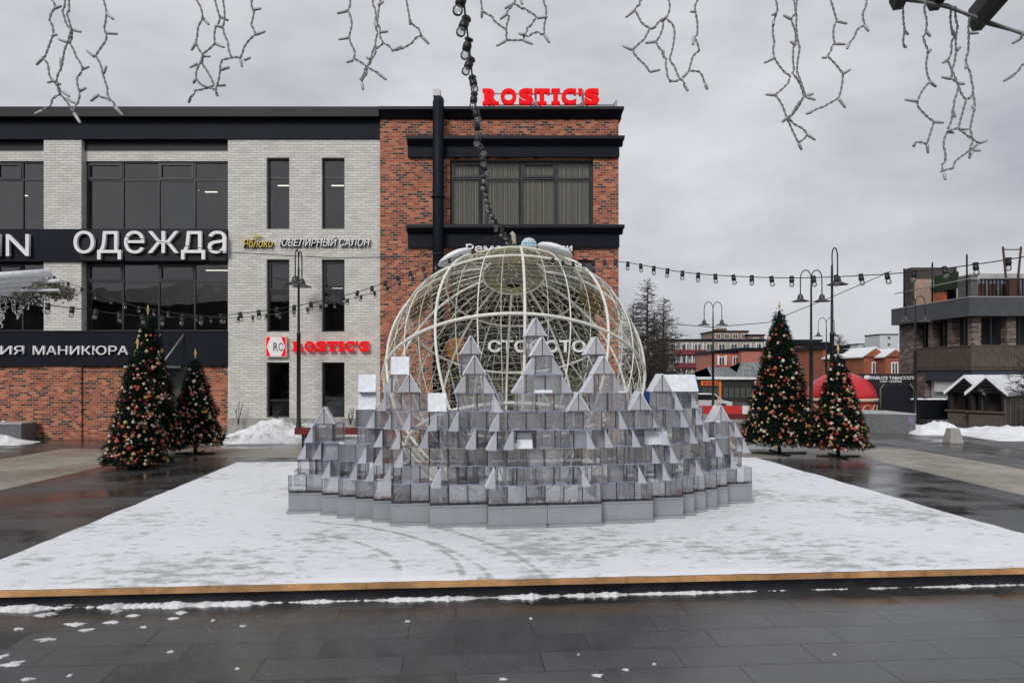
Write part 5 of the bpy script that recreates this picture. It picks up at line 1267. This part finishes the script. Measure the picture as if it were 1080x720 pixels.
# ------------------------------------------------------------------ market huts
def hut(px, Y, w_, d_, label, eave=1.52, apex=2.16, rz=0):
    t = empty('market_hut', ((px-CX)*Y/F, Y, 0), rz, label, 'hut', 'dark wooden market huts'); h_ = w_/2
    b = MB(); b.box(-h_,-.03,0,h_,.03,.62); b.box(-h_,.031,.0,-h_+.06,d_,eave); b.box(h_-.06,.031,0,h_,d_,eave); b.box(-h_+.061,d_-.06,0,h_-.061,d_,eave)
    for k in range(9): b.box(-h_-.012,.05,.15+.17*k,-h_-.002,d_,.15+.17*k+.13)
    b.build('wall', M_brown, t)
    b = MB()
    for k in range(7): b.box(h_+.002,.05,.70+.12*k,h_+.014,d_,.70+.12*k+.045)
    for k in range(int(d_/.8)): b.box(h_+.015,.1+.8*k,.02,h_+.04,.18+.8*k,eave)
    b.build('side_slats', mat('grey_slats', (.16,.14,.125), .8), t)
    b = MB(); b.box(-h_-.08,-.18,.621,h_+.08,.05,.68); b.build('counter', mat('counter_brown', (.12,.075,.05), .6), t)
    for sx in (-1,0,1): b = MB(); b.box(sx*(h_-.05)-.04,-.045,.681,sx*(h_-.05)+.04,.04,eave); b.build('post', M_trim2, t)
    b = MB(); b.box(-h_+.1,.9,.0,h_-.1,.95,eave); b.build('back_panel', mat('hut_inside', (.03,.022,.02), .8), t)
    b = MB()
    for k in range(5):
        z_ = eave+.02+k*.14; q = h_*(1-(z_-eave)/(apex-eave)); b.box(-q+.05,-.03,z_,q-.05,.0,z_+.075)
    for sx in (-1,1): b.prism([(sx*(h_+.14),-.08,eave-.14),(sx*(h_+.02),-.08,eave-.14),(0,-.08,apex-.08),(0,-.08,apex+.06)][::sx], (0,.1,0))
    b.build('gable', M_trim2, t)
    b = MB()
    for sx in (-1,1): b.prism([(sx*(h_+.16),-.05,eave-.13),(0,-.05,apex+.03),(0,-.05,apex+.20),(sx*(h_+.18),-.05,eave+.03)][::sx], (0,d_+.2,0))
    b.build('roof', M_snow, t); return t
Yh = 35
Yh = 34
hut(1017, Yh+.6, 1.4, 3.0, 'left market hut with a snowy gable roof and slatted gable', rz=R(-48)); hut(1040, Yh-.45, 1.4, 6.5, 'right market hut, its broad snowy roof cut by the frame edge', rz=R(-48))
# ------------------------------------------------------------------ dark arcade with white lettering
Yt = 44; ts = F/Yt
def tx_(px): return (px-CX)/ts
def tz_(py): return CAMZ+(HY-py)/ts
t = empty('tobacco_shop', (tx_(938), Yt, 0), 0, 'dark shop front with white TABACCO lettering left of the terrace building', 'shop'); o0 = t.location.copy()
b = MB(); b.box(tx_(905)-o0.x, 0, 0, tx_(966)-o0.x, 4, tz_(394)); b.build('wall', mat('shop_black', (.020,.017,.018), .6, var=.3), t)
b = MB(); b.box(tx_(920)-o0.x,-.05,.0,tx_(961)-o0.x,-.002,tz_(407)); b.build('shutter', mat('night_blue', (.010,.012,.020), .5), t)
b = MB()
for q in (926,961): b.tube([(tx_(q)-o0.x,-.3,0),(tx_(q)-o0.x,-.3,tz_(410)),(tx_(q+ (4 if q < 940 else -4))-o0.x,-.3,tz_(405))], .06, 6)
b.build('post', mat('grey_post', (.14,.13,.11), .7), t)
letters("PABLO'S TABACCO'S", 918, 396.5, 964, 400, Yt-.03, .03, M_letter_w, t, offset=.03); letters('CAFE · LOUNGE', 928, 400.8, 951, 403.2, Yt-.03, .03, M_letter_w, t, offset=.02)
b = MB(); b.sphere((tx_(914)-o0.x,-.1,tz_(398)-o0.z), .14, 10, 6, 0, (1.6,.4,1)); b.build('emblem', M_letter_w, t)
# ------------------------------------------------------------------ pavilion with orange sign and glass roofs
Yp = 62; ps = F/Yp
def X_(px, Y): return (px-CX)*Y/F
def Z_(py, Y): return CAMZ+(HY-py)*Y/F
t = empty('pavilion', (X_(770,Yp), Yp, 0), 0, 'low dark pavilion with an orange sign left of the tall right fir', 'shop'); ox = t.location.x
b = MB(); b.box(X_(736,Yp)-ox,0,0,X_(800,Yp)-ox,9,Z_(400,Yp)); b.build('wall', mat('pavilion_dark', (.028,.026,.026), .5, var=.2), t)
b = MB(); b.box(X_(734,Yp)-ox,-.3,Z_(400,Yp)+.002,X_(802,Yp)-ox,9.2,Z_(398,Yp)); b.build('roof', M_snow, t)
b = MB(); b.box(X_(739,Yp)-ox,-.12,Z_(406.5,Yp),X_(757,Yp)-ox,-.02,Z_(401,Yp)); b.build('orange_sign', M_orange, t)
b = MB()
for (a0,a1) in ((741,745),(746.5,749),(750.5,753.5),(754.3,756.3)): b.box(X_(a0,Yp)-ox,-.16,Z_(405.4,Yp),X_(a1,Yp)-ox,-.125,Z_(402.4,Yp))
b.build('sign_block', mat('sign_red', (.5,.03,.02), .5), t)
for a0 in (741,747,753,763,769,775,781,787): b = MB(); b.box(X_(a0,Yp)-ox,-.05,.3,X_(a0+4.6,Yp)-ox,-.003,Z_(409,Yp)); b.build('window', mat('shop_glass', (.10,.10,.09), .1), t)
b = MB(); b.box(X_(758,Yp)-ox,-.06,.0,X_(760.5,Yp)-ox,-.003,Z_(401,Yp)); b.build('orange_strip', M_orange, t)
Yg = 72
for (a0,a1,a2,a3,lab) in ((752,786,766,790,'grey sloping glass roof behind the dark pavilion, left one'),(775,840,806,838,'larger snow-dusted glass roof behind the tall right fir')):
    t = empty('glass_hall', (X_(a0,Yg), Yg, 0), 0, lab, 'hall'); ox = t.location.x; b = MB(); zt, zl = Z_(387 if a0 < 760 else 381,Yg), Z_(400,Yg)
    b.quad((0,0,zl),(X_(a1,Yg)-ox,0,zl),(X_(a3,Yg)-ox,7,zt),(X_(a2,Yg)-ox,7,zt)); b.quad((X_(a2,Yg)-ox,7,zt),(X_(a3,Yg)-ox,7,zt),(X_(a1,Yg)-ox,14,zl),(0,14,zl)); b.build('roof', mat('sooty_glass_roof', (.13,.14,.15), .35, var=.8, vscale=.9), t)
    b = MB(); b.box(0,.01,0,X_(a1,Yg)-ox,13.9,zl-.01); b.build('wall', M_trim, t)
    b = MB()
    for k in range(9): q = k/8; b.tube([(q*(X_(a1,Yg)-ox),-.02,zl+.04),(X_(a2,Yg)-ox+q*(X_(a3,Yg)-X_(a2,Yg)),7,zt+.06)], .05, 4)
    b.build('glazing_bar', M_steel_grey, t)
# ------------------------------------------------------------------ distant buildings
def block_of_flats(name, px0, px1, top, Y, storeys, depth, wallm, label, sh=3.0, winw=2.6, frames=M_letter_w, bands=None, roofm=None, gable=False, ww=1.3, hh=1.4):
    t = empty(name, (X_(px0,Y), Y, 0), 0, label, 'building'); W_ = X_(px1,Y)-X_(px0,Y); H_ = Z_(top,Y)
    b = MB(); b.box(0,0,-3,W_,depth,H_); wl_ = b.build('wall', wallm, t)
    rm = roofm or M_trim
    if gable: b = MB(); b.prism([(-.2,-.2,H_+.002),(W_+.2,-.2,H_+.002),(W_/2,-.2,H_+W_*.38)], (0,depth+.4,0)); b.build('gable', wallm, t); b = MB(); b.prism([(W_/2,-.25,H_+W_*.38+.02),(-.3,-.25,H_-.12),(-.3,-.25,H_+.02),(W_/2,-.25,H_+W_*.38+.16)][::-1], (0,depth+.5,0)); b.prism([(W_/2,-.25,H_+W_*.38+.02),(W_+.3,-.25,H_-.12),(W_+.3,-.25,H_+.02),(W_/2,-.25,H_+W_*.38+.16)], (0,depth+.5,0)); b.build('roof', M_snow, t)
    else: b = MB(); b.box(-.3,-.3,H_+.002,W_+.3,depth,H_+.45); b.build('roof', rm, t)
    n = max(1, int(W_/winw)); cnt = 0
    for j in range(storeys):
        z_ = H_-sh*(j+1)+.9
        if z_ < .3: break
        for i in range(n):
            if cnt >= 90: break
            x_ = (i+.5)*W_/n; f = MB(); f.box(x_-ww/2-.12,-.05,z_-.12,x_+ww/2+.12,-.004,z_+hh+.12); w_ = f.build('window', frames, t)
            p = MB(); p.box(x_-ww/2,-.07,z_,x_-.05,-.052,z_+hh); p.box(x_+.05,-.07,z_,x_+ww/2,-.052,z_+hh); p.build('pane', mat('far_glass', (.05,.055,.06), .12), w_); cnt += 1
    if bands:
        for (q0,q1,m_) in bands:
            b = MB()
            for j in range(storeys):
                z_ = H_-sh*(j+1); 
                if z_ > .2: b.box(X_(q0,Y)-X_(px0,Y),-1.1,z_-.1,X_(q1,Y)-X_(px0,Y),-.08,z_+1.0)
            b.build('balcony', m_, t)
            f = MB()
            for j in range(storeys):
                z_ = H_-sh*(j+1)+1.0
                if z_ > .2:
                    k = X_(q0,Y)-X_(px0,Y)
                    while k < X_(q1,Y)-X_(px0,Y)-.5: f.box(k,-1.0,z_+.02,k+.22,-.9,z_+1.6); k += 1.25
            f.build('balcony_glazing', frames, t)
    return t
M_panelwall = mat('panel_wall', (.33,.30,.255), .85, var=.12, vscale=.4); M_maroon = mat('maroon_balcony', (.20,.028,.045), .7)
block_of_flats('apartment_block', 704, 806, 359.5, 165, 4, 14, M_panelwall, 'long grey block of flats with maroon balconies behind the pavilion', bands=[(711,744,M_maroon),(790,806,M_maroon)])
block_of_flats('apartment_block', 836, 866, 360, 170, 3, 12, M_panelwall, 'piece of a grey block of flats seen between the two right firs')
block_of_flats('brick_tower', 753, 789, 350, 230, 2, 16, mat('buff_brick', (.30,.205,.15), .85, var=.1), 'buff brick building rising behind the maroon-balconied flats')
b = MB(); b.box(X_(758,230),230.5,Z_(349.4,230),X_(767,230),236,Z_(346,230)); tag(b.build('roof_cabin', mat('dark_buff', (.16,.09,.065), .85)), 'small brown cabin on the roof of the buff brick building', 'roof cabin')
block_of_flats('brick_annex', 789, 806, 354, 228, 1, 14, mat('brown_brick', (.22,.13,.1), .85), 'low brown brick annex right of the buff building')
M_salmon = mat('salmon_wall', (.43,.16,.115), .85, var=.1, vscale=.5); M_redwall = mat('red_wall', (.36,.05,.04), .8)
block_of_flats('red_office', 754, 783, 372, 118, 3, 12, M_salmon, 'salmon red office behind the glass roofs', bands=[(755,768,M_redwall)], winw=1.8, ww=.7)
block_of_flats('red_office', 782, 850, 369.5, 116, 1, 12, M_salmon, 'wide plain salmon building behind the tall right fir', winw=6)
block_of_flats('red_office', 838, 876, 364, 100, 2, 10, mat('brick_red_plain', (.34,.10,.065), .85, var=.12, vscale=.5), 'brick red building between the two right firs', winw=3.4)
M_oldbrick = mat('old_red_brick', (.30,.095,.05), .9, var=.25, vscale=.9)
for (a0,a1,tp_,Y,lab,gb) in ((868,893,368,90,'old red brick house left of the gabled ones',False),(890,911,372,86,'middle old brick house with a white doorway',False),(911,934.5,376,80,'old brick house with a snowy gable roof and tall windows',True),(934,953,376,78,'narrow old brick gable beside the terrace building',True)):
    block_of_flats('brick_house', a0, a1, tp_, Y, 1, 10, M_oldbrick, lab, winw=1.5, ww=.5, hh=2.0, sh=3.6, gable=gb)
block_of_flats('white_tower', 928, 947, 353, 330, 3, 14, mat('pale_tower', (.55,.57,.58), .8), 'pale distant tower above the old brick gables', winw=5)
block_of_flats('white_tower', 905, 929, 363, 400, 2, 14, mat('pale_tower2', (.48,.5,.52), .8), 'low pale distant block left of the tower', winw=5)

# ------------------------------------------------------------------ bare trees
def bare_tree(x_, y_, h, seed, label, larch=True, spread=.3):
    rg = random.Random(seed); t = empty('bare_tree', (x_, y_, 0), 0, label, 'tree', 'leafless trees beyond the square')
    b = MB(); b.tube([(0,0,0),(.05,0,h*.3),(-.03,.02,h*.65),(.02,0,h)], [h*.018,h*.014,h*.008,.015], 8); b.build('trunk', M_bark, t)
    tw = MB(); fol = MB()
    def twig(p, d, L, r, depth):
        pts = [p]; q = p.copy(); dd = d.copy(); n = 5
        for i in range(n):
            dd = (dd + Vector((rg.uniform(-.22,.22), rg.uniform(-.22,.22), rg.uniform(-.10,.12)))).normalized(); q = q + dd*L/n; pts.append(q.copy())
            if depth > 0 and rg.random() < .9:
                for s_ in range(2 if depth == 1 else 1): twig(q.copy(), (dd*.5 + Vector((rg.uniform(-1,1), rg.uniform(-1,1), rg.uniform(-.6,.5)))).normalized(), L*rg.uniform(.3,.5), r*.55, depth-1)
        tw.tube(pts, [r*(1-.75*i/n) for i in range(n+1)], 3, 0, cap=False)
    nb = int(h*(17 if larch else 13))
    for i in range(nb):
        f = .16 + .82*(i/nb); a = rg.uniform(0, 2*math.pi); p = Vector((.02,0,h*f)); L = h*spread*(1-f)**.7*rg.uniform(.6,1.15)+.25
        up = rg.uniform(-.05,.30) if larch else rg.uniform(.3,1.0)
        twig(p, Vector((math.cos(a), math.sin(a), up)).normalized(), L, .034*(1-f)+.02, 2)
    tw.build('crown', M_bark, t); return t
bare_tree(X_(683,58), 58, Z_(293,58), 1, 'tallest bare larch right of the bauble', spread=.26)
bare_tree(X_(700,64), 64, Z_(312,64), 2, 'slightly shorter bare tree right of the tallest larch', spread=.24)
bare_tree(X_(668,66), 66, Z_(318,66), 3, 'bare tree half hidden by the corner of the brick wing', spread=.24)
bare_tree(X_(690,80), 80, Z_(330,80), 8, 'far bare tree behind the two tall larches', spread=.3)
bare_tree(X_(885,120), 120, Z_(352,120), 4, 'thin bare treetop above the old brick houses', False, .35)
bare_tree(X_(1093,32), 32, 3.4, 6, 'bare shrub in front of the right market hut', False, .5)
for i, (px, h) in enumerate(((252,.9),(292,.8),(370,.7))):
    rg = random.Random(40+i); b = MB()
    for k in range(9):
        a = rg.uniform(0,6.28); b.tube([(0,0,0),(.1*math.cos(a),.05*math.sin(a),h*.5),(.28*math.cos(a)*rg.random()+.05,.1*math.sin(a),h*rg.uniform(.7,1))], [.012,.009,.004], 4)
    o = b.build('dry_shrub', M_bark, None, (fx(px)*.985, BY-.45, .55)); tag(o, ['dry twiggy shrub at the left end of the snow heap','dry twiggy shrub in the snow below the left narrow window','dry twiggy shrub in the snow below the right narrow window'][i], 'shrub', 'dry shrubs in the snow')

# ------------------------------------------------------------------ behind the viewer: mirrored trees, and a building added to darken the window reflections
for i, (bx_, hh_) in enumerate(((-31,7.5),(-22,8.6),(-13,7.2),(-5,8.8),(6,7.8),(15,8.4))):
    bare_tree(bx_, -26 + 2*math.sin(i*2.1), hh_, 60+i, 'bare tree mirrored in the lower shop windows', False, .34)
ob = empty('reflection_building', (-30, -31, 0), 0, 'unseen dark long building added for its reflection in the lower shop windows', 'building')
b = MB(); b.box(-42, -10, 0, 38, 0, 10.5); b.build('wall', mat('reflection_building_wall', (.09,.075,.07), .9, var=.2, vscale=.4), ob)
b = MB(); b.prism([(-43,-11,10.501),(-43,1,10.501),(-43,-5,13)], (82,0,0)); b.build('roof', M_trim, ob)
for j in range(3):
    for i in range(20):
        b = MB(); b.box(-40+i*3.9, .002, 1.2+j*3.2, -38.2+i*3.9, .05, 3.0+j*3.2); b.build('window', mat('reflection_building_glass', (.05,.055,.06), .1), ob)
